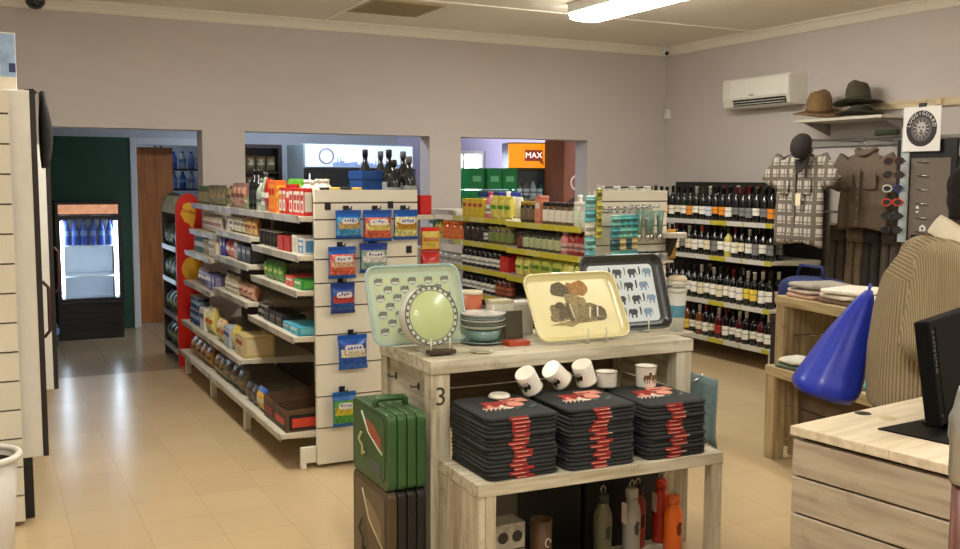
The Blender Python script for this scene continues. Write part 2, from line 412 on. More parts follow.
def slat_panel(x0, x1, y, z0, z1, grooves, d=.03):
    """end panel of horizontal boards with dark grooves between"""
    mb = MB(); zs = [z0] + [g for g in sorted(grooves)] + [z1]
    for a, b in zip(zs[:-1], zs[1:]): mb.box(x0, x1, y, y+d, a+(.004 if a > z0 else 0), b-(.004 if b < z1 else 0))
    mb.box(x0+.002, x1-.002, y+.012, y+d+.004, z0+.005, z1-.005, 1)
    return mb
GROOVE = M((92,80,62), .8, name='groove_shadow_board')

# left gondola: three bays along the aisle, end panel towards the viewer
GX = 1.93
g = thing('gondola_shelving', 'cream shelving gondola with snack bags hanging on its slatted end panel', 'shelving', (GX, 5.06, 0))
ORG = Vector((GX, 5.06, 0))
def gl(*a): return a
P = lambda mb: mb
def shift(mb, o):
    mb.v = [(x-o[0], y-o[1], z-o[2]) for x, y, z in mb.v]; return mb
lg = [.22,.394,.571,.732,.889,1.015,1.145,1.255,1.358,1.448]
part('end_panel', shift(slat_panel(1.59, 2.183, 5.06, .02, 1.517, lg), ORG), [CREAM, GROOVE], g)
part('end_panel_foot', shift(MB().box(1.5, 1.588, 5.075, 5.1, .03, .12).box(1.5, 1.53, 5.07, 5.105, 0, .03), ORG), [CREAM], g, bevel=.004)
part('back_panel', shift(MB().box(1.92, 1.94, 5.1, 8.1, .1, 1.5), ORG), M((120,104,84), .7, var=.08, name='brown_back_panel'), g)
for yy in (5.1, 6.08, 7.08, 8.07):
    part('upright', shift(MB().box(1.9, 1.9199, yy, yy+.03, .0, 1.5).box(1.9401, 1.96, yy, yy+.03, 0, 1.5), ORG), SHELFM, g)
for yy in (6.1, 7.1, 8.06):
    part('leg', shift(MB().box(1.43, 1.47, yy-.045, yy-.005, 0, .16).box(1.47, 1.9, yy-.035, yy-.015, .07, .1), ORG), CREAM, g, bevel=.004)
LS = {}   # (bay, shelf) -> (front x, top z)
def lshelf(bay, k, xf, z, y0, y1, rail=RAIL_L):
    o = shelf(g, xf-ORG.x, 1.9-ORG.x, y0-ORG.y, y1-ORG.y, z, rail); LS[bay, k] = (xf, z, y0, y1)
b1, b2, b3 = (5.1, 6.08), (6.09, 7.08), (7.09, 8.07)
for k, (xf, z) in enumerate([(1.52,1.375), (1.51,1.165), (1.5,.975), (1.48,.725), (1.40,.2)]): lshelf(1, k, xf, z, *b1)
for k, (xf, z) in enumerate([(1.52,1.375), (1.5,1.21), (1.48,1.035), (1.47,.80), (1.42,.44), (1.40,.2)]): lshelf(2, k, xf, z, *b2)
for k, (xf, z) in enumerate([(1.52,1.375), (1.5,1.17), (1.46,1.0), (1.45,.76), (1.42,.44), (1.40,.2)]): lshelf(3, k, xf, z, *b3)
rs = []
for z, xf in ((1.375, 2.3), (1.1, 2.2), (.8, 2.2), (.5, 2.2), (.2, 2.2)):
    s = part('shelf', shift(MB().box(1.96, xf, 5.1, 8.07, z-.028, z), ORG), SHELFM, g, bevel=.003)
    part('price_rail', shift(MB().box(xf+.0005, xf+.01, 5.1, 8.07, z-.034, z+.004), ORG), RAIL_L, s)
def hook(parent, x, y, z, L=.07, mat=BLACK, o=Vector((0,0,0))):
    h = MB().box(x-.016, x+.016, y-.006, y, z-.035, z+.005).tube([(x,y-.006,z-.012), (x,y-L,z-.012), (x,y-L-.008,z+.004)], .004, 6)
    part('display_hook', shift(h, o), mat, parent)

# ------------------------------------------------------------------ packaged goods (front faces -x, origin at base centre front)
def mk_carton(w, d, h, base, panel, blob=None, style=0):
    def f():
        a = MB().box(0, d, -w/2, w/2, 0, h).mesh('carton', M(base, .45, var=.03), .003, 1)
        p = MB().box(-.0012, -.0002, -w*.44, w*.44, h*.12, h*.88)
        p.box(-.0018, -.0013, -w*.36, w*.36, h*.55, h*.75, 1)
        if style == 1:
            p.box(-.0018, -.0013, -w*.25, w*.25, h*.2, h*.45, 2)
        else:
            p.prism([(w*.2*math.cos(t*PI/5), h*.14*math.sin(t*PI/5)) for t in range(10)], (-.0013, 0, h*.32), (0,1,0), (0,0,1), (-.0005,0,0), 2)
        side = MB().box(d*.1, d*.9, -w/2-.0012, -w/2-.0002, h*.15, h*.85).box(d*.18, d*.82, -w/2-.0018, -w/2-.0013, h*.5, h*.72, 1)
        p.add(side.v, side.f, 0)
        b = p.mesh('printed_panel', [M(panel, .4, var=.03), M(blob or (235,230,220), .4, var=.03), M(base, .4, var=.03)])
        return [a, [('printed_panel', b)]]
    return cached(('carton', w, d, h, base, panel, blob, style), f)
def pillow(w, d, h, mats, name, nu=10, nv=12, seed=1):
    """sealed bag lying in the yz plane, facing -x"""
    rnd = random.Random(seed)
    mb = MB(); vs = []; N = 2*nu
    rings = []
    for j in range(nv+1):
        v = j/nv; bulge = max(0, math.sin(PI*min(1, max(0, (v-.06)/.88))))**.55 if .06 < v < .94 else 0
        ring = []
        for k in range(N):
            a = 2*PI*k/N
            cy, sx = math.cos(a), math.sin(a)
            yy = w/2*math.copysign(abs(cy)**.75, cy)*(1-.07*bulge)
            xx = d/2*bulge*math.copysign(abs(sx)**.8, sx)*(1+.16*rnd.uniform(-1,1))
            ring.append((d/2 - xx - .0015*math.copysign(1, sx), yy, v*h))
        rings.append(ring)
    def mf(i, k):
        v = (i+.5)/nv
        if v > .8 or v < .1: return 0
        c = abs(((k+.5)/N*4) % 4 - 1)     # 0 at the front middle
        if c < .8: return 2 if (.38 < v < .62 and c < .62) else 1
        return 0
    mb.loft(rings, mfun=mf)
    return mb.mesh(name, mats)
def mk_packet(w, d, h, base, panel, blob, seed=1):
    return cached(('packet', w, d, h, base, panel, blob, seed), lambda: [pillow(w, d, h, [M(base, .28, var=.05), M(panel, .3, var=.25, scale=40), M(blob, .3, var=.2, scale=60)], 'snack_packet', seed=seed), []])
def mk_bottle(r, h, body, capc, lab, shape=0, rough=.15):
    def f():
        if shape == 0:   prof = [(r*.9,0), (r,h*.03), (r,h*.58), (r*.82,h*.68), (r*.42,h*.78), (r*.36,h*.9)]
        elif shape == 1: prof = [(r*.88,0), (r,h*.04), (r*.92,h*.35), (r,h*.7), (r*.7,h*.8), (r*.4,h*.86), (r*.38,h*.9)]
        else:            prof = [(r*.9,0), (r,h*.03), (r,h*.72), (r*.8,h*.8), (r*.62,h*.84), (r*.62,h*.88)]
        a = MB().lathe(prof, 12, c=(r,0,0)).mesh('bottle', M(body, rough, var=.04, coat=.3))
        ct = r*.44 if shape < 2 else r*.72
        c = MB().lathe([(ct,h*.885), (ct,h*.99), (ct*.8,h)], 12, c=(r,0,0)).mesh('cap', M(capc, .4, var=.03))
        ch = [('cap', c)]
        if lab:
            l = MB().lathe([(r*1.012,h*.16), (r*1.012,h*.5)], 12, c=(r,0,0), cap=False)
            l.lathe([(r*1.02,h*.26), (r*1.02,h*.36)], 12, 1, c=(r,0,0), cap=False)
            ch.append(('label', l.mesh('label', [M(lab, .5, var=.05, scale=60), M(tuple(int(x*.6) for x in lab), .5, var=.3, scale=90)])))
        return [a, ch]
    return cached(('bottle', r, h, body, capc, lab, shape, rough), f)
def mk_jar(r, h, body, lid, lab):
    def f():
        a = MB().lathe([(r*.9,0), (r,h*.05), (r,h*.74), (r*.86,h*.82), (r*.86,h*.84)], 12, c=(r,0,0)).mesh('jar', M(body, .15, var=.08, coat=.3))
        c = MB().lathe([(r*.92,h*.83), (r*.92,h*.98), (r*.86,h)], 12, c=(r,0,0)).mesh('lid', M(lid, .35, var=.03))
        l = MB().lathe([(r*1.012,h*.14), (r*1.012,h*.66)], 12, c=(r,0,0), cap=False)
        return [a, [('lid', c), ('label', l.mesh('label', M(lab, .5, var=.2, scale=60)))]]
    return cached(('jar', r, h, body, lid, lab), f)
def mk_can(r, h, col, band):
    def f():
        a = MB().lathe([(r*.94,0), (r,.004), (r,h-.004), (r*.94,h), (r*.9,h-.003)], 14, c=(r,0,0)).mesh('tin_can', M((190,190,186), .3, .8, var=.03))
        l = MB().lathe([(r*1.01,.008), (r*1.01,h-.008)], 14, c=(r,0,0), cap=False).lathe([(r*1.016,h*.4), (r*1.016,h*.68)], 14, 1, c=(r,0,0), cap=False)
        return [a, [('label', l.mesh('label', [M(col, .4, var=.05), M(band, .4, var=.1)]))]]
    return cached(('can', r, h, col, band), f)
def mk_tray(w, d, h, base, inner, lab):
    """open display box, its back wall raised"""
    def f():
        t = .004; mb = MB().box(0, d, -w/2, w/2, 0, t)
        mb.box(0, t, -w/2, w/2, t, h*.7).box(d-t, d, -w/2, w/2, t, h)
        for s in (-1, 1):
            y = s*(w/2-t/2)
            mb.prism([(t,t), (d-t,t), (d-t,h*.8), (d*.5,h*.74), (t,h*.7)], (0, y-t/2, 0), (1,0,0), (0,0,1), (0,t,0))
        a = mb.mesh('display_box', M(base, .6, var=.05))
        p = MB().box(-.0015, -.0002, -w*.46, w*.46, h*.06, h*.56).box(-.002, -.0016, -w*.38, w*.38, h*.2, h*.42, 1)
        sp = MB().box(d*.06, d*.94, -w/2-.0015, -w/2-.0002, h*.06, h*.56); p.add(sp.v, sp.f, 0)
        sp = MB().box(d*.12, d*.88, -w/2-.002, -w/2-.0016, h*.14, h*.44); p.add(sp.v, sp.f, 1)
        b = p.mesh('printed_panel', [M(lab, .45, var=.05), M(inner, .45, var=.1)])
        return [a, [('printed_panel', b)]]
    return cached(('tray', w, d, h, base, inner, lab), f)
KINDS = {'carton': ('carton', 'box'), 'packet': ('snack_packet', 'packet'), 'bottle': ('bottle', 'bottle'), 'jar': ('jar', 'jar'), 'can': ('tin_can', 'can'), 'tray': ('display_box', 'box')}
MAKE = dict(carton=mk_carton, packet=mk_packet, bottle=mk_bottle, jar=mk_jar, can=mk_can, tray=mk_tray)
def width(kind, a): return a[0] if kind in ('carton','packet','tray') else 2*a[0]
def put(kind, a, label, loc, rz=0, group=None, name=None, cat=None, lean=0):
    me, ch = MAKE[kind](*a)
    o = link(name or KINDS[kind][0], me, None, loc, (0, lean, rz)); tag(o, label, cat or KINDS[kind][1], group)
    for n, m in ch: link(n, m, o)
    return o
def run(spec, xf, z, y0, y1, where, group, gap=.007, back=.025, jitter=.008, rowname='', zf=.0):
    """fill one shelf from its near end: spec = [(kind, count, args, adjective noun)]"""
    y, n = y0+.022, 0
    for kind, cnt, a, adj in spec:
        if kind == 'gap': y += cnt; continue
        wd = width(kind, a)
        for _ in range(cnt):
            if y + wd > y1 - .02: return
            put(kind, a, '%s, %s %sfrom near end, %s' % (adj, ORD[n], rowname, where), (xf+back+random.uniform(0, jitter), y+wd/2, z+.0005), 0, group, lean=0)
            y += wd + gap; n += 1

RED, OR, YE, WH, BK, BL, GR, TE, PK, BR, CR, PU = (190,32,28), (226,120,30), (232,190,50), (232,228,218), (28,26,28), (30,70,160), (70,150,40), (60,150,160), (214,120,120), (110,70,44), (220,204,160), (70,50,120)
def LW(bay, k, txt):
    return dict(xf=LS[bay,k][0], z=LS[bay,k][1], y0=LS[bay,k][2], y1=LS[bay,k][3], where=txt, group='goods on the left gondola, ' + txt)
run([('carton',4,(.062,.05,.15,(204,40,36),WH,RED,1),'red and white carton'), ('carton',1,(.07,.06,.17,RED,(220,60,40),WH),'plain red carton'), ('carton',2,(.06,.06,.15,RED,WH,OR),'red carton'),
     ('carton',1,(.07,.06,.16,(236,180,40),(226,130,40),YE),'yellow carton'), ('carton',2,(.075,.07,.19,(226,110,40),(236,150,50),RED),'orange carton'), ('packet',1,(.12,.05,.2,(200,40,30),RED,WH,3),'red packet'), ('bottle',1,(.032,.24,(150,160,140),(90,90,84),(200,205,190)),'grey-green bottle')], **LW(1,0,'near bay, top shelf'))
run([('bottle',3,(.036,.2,(228,226,214),(230,226,214),(120,170,90),1),'white bottle with green label'), ('bottle',1,(.036,.19,(214,190,150),(236,232,222),(190,120,70),1),'beige pump bottle'), ('bottle',2,(.036,.195,(232,230,222),(240,238,230),(150,190,110),1),'white bottle with green label'), ('packet',2,(.15,.07,.2,(96,176,40),(130,205,50),(170,220,80),5),'bright green packet'), ('packet',1,(.12,.06,.2,(222,214,60),(230,220,90),GR,6),'yellow packet')],
    **{**LW(1,0,'near bay, back of top shelf'), 'back': .15, 'y0': 5.165})
run([('carton',1,(.1,.12,.09,(226,226,224),(80,140,190),WH),'white and blue carton'), ('carton',1,(.09,.1,.1,(230,224,210),(200,196,186),CR),'white carton'), ('gap',.05,0,0), ('carton',2,(.12,.13,.085,(170,40,34),(196,60,48),RED),'flat red carton'), ('gap',.03,0,0), ('can',5,(.037,.1,(38,36,34),(60,56,50)),'black tin')], **LW(1,1,'near bay, second shelf'))
run([('carton',1,(.15,.14,.055,(60,150,70),(90,180,80),WH),'flat green carton'), ('carton',1,(.16,.14,.06,(210,60,60),(226,110,90),WH),'flat red carton'), ('gap',.06,0,0), ('packet',4,(.1,.05,.12,(70,120,50),(90,150,60),(190,200,120),8),'small green packet')], **LW(1,2,'near bay, third shelf'))
run([('carton',1,(.16,.16,.05,(70,160,190),(110,190,210),WH),'flat light blue carton'), ('carton',1,(.15,.16,.045,(90,170,190),(60,140,170),WH),'flat teal carton'), ('carton',3,(.13,.14,.07,(34,32,34),(52,48,46),(120,110,100)),'flat black carton'), ('can',2,(.036,.08,(40,38,38),(150,146,130)),'dark tin')], **LW(1,3,'near bay, fourth shelf'))
run([('tray',1,(.24,.3,.17,(96,70,50),(206,66,40),(32,28,28)),'black and red open display box'), ('gap',.01,0,0), ('tray',1,(.2,.3,.18,(110,82,60),(150,60,40),(60,40,34)),'brown open display box'), ('gap',.02,0,0), ('packet',1,(.17,.07,.14,(50,90,170),(226,180,70),(230,226,210),9),'blue and yellow packet'), ('packet',2,(.13,.07,.12,(52,48,46),(80,70,60),(120,104,80),10),'dark brown packet')], **LW(1,4,'near bay, bottom shelf'))
run([('bottle',1,(.035,.2,(170,180,164),(120,130,120),(140,150,136)),'pale green bottle'), ('bottle',2,(.042,.26,(24,26,28),(20,20,20),(50,52,54)),'tall black bottle'), ('carton',1,(.09,.08,.08,(130,150,90),(160,170,120),WH),'low green carton'), ('packet',3,(.13,.06,.17,(150,104,90),(200,150,130),(120,80,70),11),'pinkish brown packet'), ('packet',3,(.1,.06,.15,(104,100,70),(150,140,100),(90,70,50),12),'olive packet')], **LW(2,0,'middle bay, top shelf'))
run([('packet',3,(.1,.05,.12,(170,110,60),(210,170,110),(140,70,40),13),'tan packet'), ('packet',4,(.1,.05,.125,(120,110,80),(226,220,200),(120,100,70),14),'white and brown packet'), ('carton',1,(.08,.08,.1,(222,214,196),(190,170,140),BR),'cream carton')], **LW(2,1,'middle bay, second shelf'))
run([('gap',.04,0,0), ('carton',3,(.115,.1,.11,(26,25,27),(58,56,56),(170,164,150)),'black carton'), ('carton',1,(.1,.1,.12,(190,160,130),(214,190,160),RED),'beige carton'), ('packet',2,(.12,.06,.125,(206,70,70),(226,130,120),WH,15),'pink packet'), ('carton',2,(.07,.08,.125,(60,50,130),(90,80,160),WH),'purple carton')], **LW(2,2,'middle bay, third shelf'))
run([('packet',3,(.13,.07,.1,(190,130,100),(214,170,140),(150,80,60),16),'peach packet'), ('bottle',6,(.026,.14,(180,174,150),(60,56,50),(214,206,180)),'small pale bottle')], **LW(2,3,'middle bay, fourth shelf'))
run([('carton',1,(.24,.2,.14,(206,186,130),(224,206,160),(200,90,60)),'big cream carton with red print'), ('packet',1,(.14,.08,.17,(222,190,60),(232,206,90),WH,17),'yellow packet'), ('carton',2,(.1,.1,.14,(170,180,190),(210,214,214),BL),'grey-blue carton'), ('packet',3,(.11,.07,.16,(216,176,90),(226,200,140),(190,110,60),18),'golden packet')], **LW(2,4,'middle bay, fifth shelf'))
run([('packet',3,(.18,.1,.16,(66,58,48),(96,84,64),(140,120,80),19),'large dark packet'), ('packet',3,(.15,.08,.14,(110,90,50),(150,126,70),(90,60,40),20),'large brown packet')], **LW(2,5,'middle bay, bottom shelf'))
run([('packet',4,(.13,.06,.15,(96,92,64),(140,130,96),(180,150,120),21),'olive packet'), ('jar',4,(.045,.14,(110,104,80),(90,120,80),(150,140,110)),'green lidded jar')], **LW(3,0,'far bay, top shelf'))
run([('packet',6,(.1,.05,.14,(186,176,160),(214,200,180),(160,110,80),22),'pale packet')], **LW(3,1,'far bay, second shelf'))
run([('carton',2,(.09,.09,.13,(190,160,130),(226,214,190),BR),'beige carton'), ('can',3,(.04,.12,(150,140,110),(190,180,160)),'khaki tin'), ('can',4,(.04,.13,(70,110,120),(190,200,200)),'grey-blue tin')], **LW(3,2,'far bay, third shelf'))
run([('carton',3,(.09,.09,.12,(90,84,130),(140,134,170),WH),'lilac carton'), ('packet',3,(.1,.06,.14,(190,186,190),(120,110,150),WH,23),'lilac and white packet')], **LW(3,3,'far bay, fourth shelf'))
run([('packet',2,(.1,.08,.2,(220,200,110),(236,222,150),OR,24),'tall yellow packet'), ('carton',1,(.17,.14,.17,(230,226,214),(224,220,206),(90,86,80)),'white carton with two dark dots'), ('can',4,(.05,.12,(40,70,120),(150,170,190)),'blue tin')], **LW(3,4,'far bay, fifth shelf'))
run([('packet',4,(.17,.1,.15,(150,110,60),(180,140,80),(110,70,40),25),'large tan packet')], **LW(3,5,'far bay, bottom shelf'))
# second layer: blue tins stacked on the far fifth shelf
for i in range(3): put('can', (.05,.1,(40,70,120),(150,170,190)), 'blue tin stacked above the others, %s from near end, far bay, fifth shelf' % ORD[i], (LS[3,4][0]+.03, 7.64+.107*i, .562), 0, 'upper blue tins')
# right-hand top of the left gondola: blue crate and tall dark bottles behind the end panel
cr = thing('crate', 'blue plastic crate standing on top of the snack gondola behind its end panel', 'crate', (2.13, 5.47, 1.3755))
cm = M((34,78,150), .4, var=.05, name='blue_crate_plastic')
b = MB().box(-.16, .16, -.11, .11, 0, .01).box(-.16, .16, -.11, -.104, .01, .24).box(-.16, .16, .104, .11, .01, .24).box(-.16, -.154, -.104, .104, .01, .24).box(.154, .16, -.104, .104, .01, .24)
b.box(-.166, .166, -.116, -.11, .2, .25).box(-.166, .166, .11, .116, .2, .25).box(-.166, -.16, -.11, .11, .2, .25).box(.16, .166, -.11, .11, .2, .25)
part('body', b, cm, cr)
lb_ = MB()
for k in range(6): lb_.box(-.1+.034*k, -.1+.034*k+.022, -.112, -.1102, .09, .115+.006*(k % 2))
part('printed_marks', lb_, M((120,156,196), .5), cr)
for i, (bx_, by_, hh_) in enumerate(((2.235,5.16,.33), (2.15,5.18,.31), (2.245,5.27,.36), (2.165,5.29,.37), (2.25,5.64,.37), (2.165,5.68,.38))):
    put('bottle', (.04,hh_,(26,30,34),(18,18,20) if i % 2 else (90,96,100),(150,156,160)), 'tall dark silver-labelled bottle on top of snack gondola, %s' % ['front row right','front row left','second row right','second row left','behind the blue crate, right','behind the blue crate, left'][i], (bx_-.1, by_, 1.3755), 0, 'dark bottles beside the blue crate')
for i in range(4):
    put('jar', (.03,.155,(60,44,24),(230,200,90) if i % 2 else (30,28,26),(210,176,80)), 'small yellow-labelled jar showing above end panel, %s from left' % ORD[i], (1.635+.062*i, 5.127, 1.376), 0, 'jars behind the end panel top')
for i, z in enumerate((1.17, 1.03)):
    put('packet', (.12,.05,.135,(200,34,30),(214,190,90) if i == 0 else (200,40,40),(190,120,60),33+i), ['red topped packet with yellow picture hanging at right side of snack gondola','lowest red packet hanging at right side of snack gondola'][i], (2.276, 5.07, z), R(90))

# bags hanging on the end panel (face -y)
def snack_bag(x, z, w, h, base, pan, blob, label, seed, tilt=0):
    w, h, z = w*1.16, h*1.08, z-h*.05
    hook(g, x-ORG.x, 0, z+h*1.06+.0175, .085)
    me = cached(('bag', w, h, base, pan, blob, seed), lambda: pillow(w, .05, h, [M(base, .25, var=.08, scale=30), M(pan, .28, var=.75, scale=70), M(blob, .3, var=.7, scale=90)], 'snack_bag', 12, 16, seed))
    o = link('snack_bag', me, None, (x, 4.995, z), (0, tilt, R(90))); tag(o, label, 'snack bag', 'snack bags hanging on the end panel')
    l = MB()
    l.prism(rrect(w*.62, h*.2, h*.09), (-.003, 0, h*.66), (0,1,0), (0,0,1), (-.002,0,0))
    rnd = random.Random(seed)
    for k in range(5): l.box(-.0062, -.0052, -w*.24+k*w*.1, -w*.24+k*w*.1+w*.06, h*.61+rnd.uniform(0,.01), h*.7+rnd.uniform(-.005,.008), 1)
    part('printed_logo', l, [M((236,232,230), .35, var=.04), M(base, .35, var=.05)], o)
    part('header_strip', MB().box(.021, .029, -w*.49, w*.49, h*.93, h*1.06), M(base, .3, var=.06), o)
    return o
BB = (24,84,176); SAL = (206,96,72)
snack_bag(1.762, 1.262, .125, .135, BB, (70,150,200), (176,150,90), 'blue snack bag with white logo, top row, leftmost', 41)
snack_bag(1.928, 1.245, .145, .15, BB, SAL, (230,190,110), 'blue topped bag of orange-pink sweets, top row, middle', 42)
snack_bag(2.095, 1.25, .125, .145, BB, (226,200,130), (176,130,30), 'blue topped bag of yellow sweets, top row, rightmost', 43)
snack_bag(1.725, 1.05, .135, .15, BB, SAL, (226,170,140), 'blue topped bag of red-pink sweets, second row at left', 44)
snack_bag(1.905, 1.075, .14, .14, (22,60,150), (130,160,150), (226,226,220), 'dark blue bag with grey-white front, second row beside the tray', 45)
snack_bag(1.727, .86, .12, .145, (24,60,140), (40,80,150), (180,60,60), 'dark blue bag with red foot, third row alone', 46)
snack_bag(1.783, .552, .145, .165, (26,92,190), (30,80,170), (226,200,170), 'bright blue bag with picture of sweets, fourth row alone', 47, .06)
snack_bag(1.73, .235, .115, .17, (30,100,180), (70,150,60), (206,190,60), 'blue and green bag hanging lowest, beside the green cases', 48)
for hx, hz in ((1.66,1.445), (2.02,1.45), (2.13,1.2), (2.03,.73)): hook(g, hx-ORG.x, 0, hz, .03)

# ------------------------------------------------------------------ red snack stand at the far end of the left gondola
st = thing('snack_stand', 'red rounded-top snack stand with wire shelves of green packets, past the snack gondola', 'display stand', (1.54, 8.36, 0))
REDM = M((205,36,24), .35, var=.05, name='red_stand_board')
arch = [(-.105,0), (.105,0), (.105,1.30)] + [(.105*math.cos(R(a)), 1.30+.15*math.sin(R(a))) for a in range(15, 180, 15)] + [(-.105,1.30)]
part('side_panel', MB().prism(arch, (0, 0, 0), (1,0,0), (0,0,1), (0,.025,0)), REDM, st)
part('rear_panel', MB().prism(arch, (0, .68, 0), (1,0,0), (0,0,1), (0,.02,0)), M((60,56,50), .5, name='stand_rear_board'), st)
hd = [(-.10,1.33)] + [(-.10*math.cos(R(a)), 1.33+.13*math.sin(R(a))) for a in range(15, 180, 15)] + [(.10,1.33)]
part('header', MB().prism([(-.105,1.28), (-.095,1.36), (-.06,1.42), (-.04,1.42), (-.08,1.35), (-.09,1.28)], (0,.0255,0), (1,0,0), (0,0,1), (0,.653,0)), M((206,206,170), .5, var=.1, name='pale_header_card'), st)
for z in (.12, .4, .7, .98): part('wire_shelf', MB().box(-.105, .084, .026, .679, z-.012, z).box(-.112, -.1055, .026, .679, z-.02, z+.02), M((190,190,188), .35, .5, name='stand_wire'), st)
part('back_panel', MB().box(.085, .1, .026, .679, .14, 1.3), M((70,60,50), .5, name='stand_back'), st)
em = MB().prism([(-.04,1.36), (.0,1.375), (.04,1.36), (.06,1.3), (.05,1.22), (.03,1.15), (.0,1.2), (-.03,1.21), (-.065,1.28)], (0,-.0005,0), (1,0,0), (0,0,1), (0,-.002,0))
em.prism([(.085*math.cos(R(a))+.02, .82+.1*math.sin(R(a))) for a in range(0,360,20)], (0,-.0005,0), (1,0,0), (0,0,1), (0,-.002,0))
part('printed_emblem', em, M((232,176,50), .45, var=.06, name='stand_yellow_print'), st)
part('lettering', text_mesh('Simba', .05, M((150,26,22), .5)), None, st, loc=(.0, -.004, 1.3), rot=(PI/2, R(12), 0))
for r_, z in enumerate((.12, .4, .7, .98)):
    for i in range(4):
        put('packet', (.125,.1,.2,(52,84,56),(86,110,70) if (i+r_) % 2 else (70,96,84),(150,160,130),50+i), 'dark green packet %s from front on %s shelf of red stand' % (ORD[i], ['lowest','second','third','top'][r_]), (1.445, 8.47+.155*i, z+.001), 0, 'packets in the red snack stand')

# ------------------------------------------------------------------ middle gondola (sauces and jars), end panel towards the viewer
ORG = Vector((3.75, 5.2, 0))
g2 = thing('gondola_shelving', 'shelving gondola with yellow price strips and jars, beyond the gift table', 'shelving', ORG)
part('end_panel', shift(slat_panel(3.47, 4.03, 5.2, .02, 1.51, [.25,.45,.65,.85,1.02,1.16,1.28,1.37,1.44]), ORG), [CREAM, GROOVE], g2)
part('back_panel', shift(MB().box(3.86, 3.88, 5.24, 7.9, .1, 1.36), ORG), M((92,74,58), .7, var=.08, name='dark_brown_panel'), g2)
for yy in (5.24, 6.25, 7.15, 7.87):
    part('upright', shift(MB().box(3.84, 3.8599, yy, yy+.03, 0, 1.36), ORG), SHELFM, g2)
part('base', shift(MB().box(3.5, 3.855, 5.25, 7.9, 0, .12), ORG), SHELFM, g2)
MS = [1.275, 1.085, .885, .69, .42, .16]
for z in MS:
    shelf(g2, 3.40-ORG.x, 3.84-ORG.x, 5.245-ORG.y, 6.24-ORG.y, z, RAIL_Y)
    shelf(g2, 3.40-ORG.x, 3.84-ORG.x, 6.25-ORG.y, 7.14-ORG.y, z+.01, RAIL_Y)
for z in (1.32, 1.08, .86, .5, .16):
    shelf(g2, 3.44-ORG.x, 3.84-ORG.x, 7.16-ORG.y, 7.88-ORG.y, z, RAIL_L)
for z in (1.2, .8, .4): part('shelf', shift(MB().box(3.88, 4.05, 5.3, 7.8, z-.02, z), ORG), SHELFM, g2)
def MW(k, y0, y1, txt, dz=0): return dict(xf=3.40, z=MS[k]+dz, y0=y0, y1=y1, where=txt, group='goods on the jar gondola, '+txt)
DK = (34,24,20)
run([('jar',2,(.034,.16,(216,214,200),(240,238,230),(214,226,206)),'white capped pale jar'), ('jar',5,(.036,.15,(110,84,60),(40,34,30),(228,222,206)),'dark lidded jar with cream label'), ('carton',1,(.075,.07,.19,(206,120,100),(226,150,120),WH),'salmon pink carton'), ('jar',3,(.034,.15,(60,44,34),(190,160,60),(120,100,70)),'brown jar')], **MW(0,5.25,6.24,'top shelf, near jar bay'))
run([('packet',3,(.1,.06,.17,(214,200,70),(226,214,110),GR,61),'yellow green packet'), ('bottle',1,(.04,.2,(214,120,140),(200,90,110),WH),'pink bottle'), ('carton',4,(.085,.07,.14,(222,190,40),(232,206,70),(200,60,40),1),'yellow carton')], **MW(0,6.25,7.14,'top shelf, middle jar bay',.01))
run([('carton',1,(.3,.2,.14,(236,234,224),(226,224,214),WH),'plain white carton'), ('bottle',1,(.04,.2,(226,220,206),(236,234,226),(190,210,190)),'white bottle'), ('carton',2,(.09,.1,.12,(214,212,200),(180,190,190),TE),'pale carton')], **{**MW(0,5.25,6.24,'top shelf back, near jar bay'), 'back': .18, 'zf': 0})
put('carton', (.36,.2,.04,(28,40,120),(34,48,134),(60,70,150)), 'flat dark blue carton on white bottles, back of jar gondola top shelf', (3.6, 6.93, 1.287+.15), 0)
for i in range(4): put('bottle', (.038,.15,(228,226,216),(238,236,228),(200,206,200),2), 'white bottle under the blue carton, %s from near end, jar gondola' % ORD[i], (3.6, 6.8+.085*i, 1.2855), 0, 'white bottles on the jar gondola')
run([('bottle',2,(.036,.13,(236,236,228),(240,240,234),(214,220,214),2),'squat white bottle'), ('packet',2,(.09,.06,.16,(236,234,226),(228,226,220),WH,63),'plain white packet'), ('gap',.01,0,0), ('bottle',2,(.042,.2,(232,230,224),(240,238,232),(210,214,206)),'tall white bottle')], **{**MW(0,6.25,6.76,'top shelf back, middle jar bay',.01), 'back': .2})
run([('bottle',3,(.034,.16,(150,40,34),(190,60,60),(206,150,140),1),'red sauce bottle'), ('bottle',1,(.036,.15,(214,130,130),(226,214,206),(226,190,180),2),'pink jar'), ('jar',6,(.04,.13,(60,64,40),(36,32,28),(180,186,140)),'dark jar with green cream label'), ('jar',3,(.036,.12,(80,30,24),(60,30,26),(120,60,50)),'maroon jar')], **MW(1,5.25,6.24,'second shelf, near jar bay'))
run([('jar',4,(.042,.13,(90,80,40),(150,140,70),(120,130,70)),'olive jar'), ('bottle',1,(.03,.15,DK,(30,26,24),(228,224,214)),'dark bottle with white label'), ('jar',6,(.04,.13,(40,26,22),(30,24,22),(54,38,32)),'near black jar')], **MW(1,6.25,7.14,'second shelf, middle jar bay',.01))
run([('packet',2,(.13,.08,.16,(190,190,80),(206,206,110),(230,224,150),64),'pale green packet'), ('packet',3,(.14,.08,.17,(196,190,60),(180,186,80),(90,130,50),65),'yellow green noodle packet'), ('packet',2,(.1,.06,.14,(206,190,80),(222,210,120),GR,66),'small yellow packet')], **MW(2,5.25,6.24,'third shelf, near jar bay'))
run([('tray',1,(.14,.14,.16,(190,36,30),(206,50,40),(200,40,34)),'red open display box'), ('bottle',9,(.038,.165,(26,20,18),(24,20,18),(232,230,222),2),'dark sauce bottle with white label')], **MW(2,6.25,7.14,'third shelf, middle jar bay',.01))
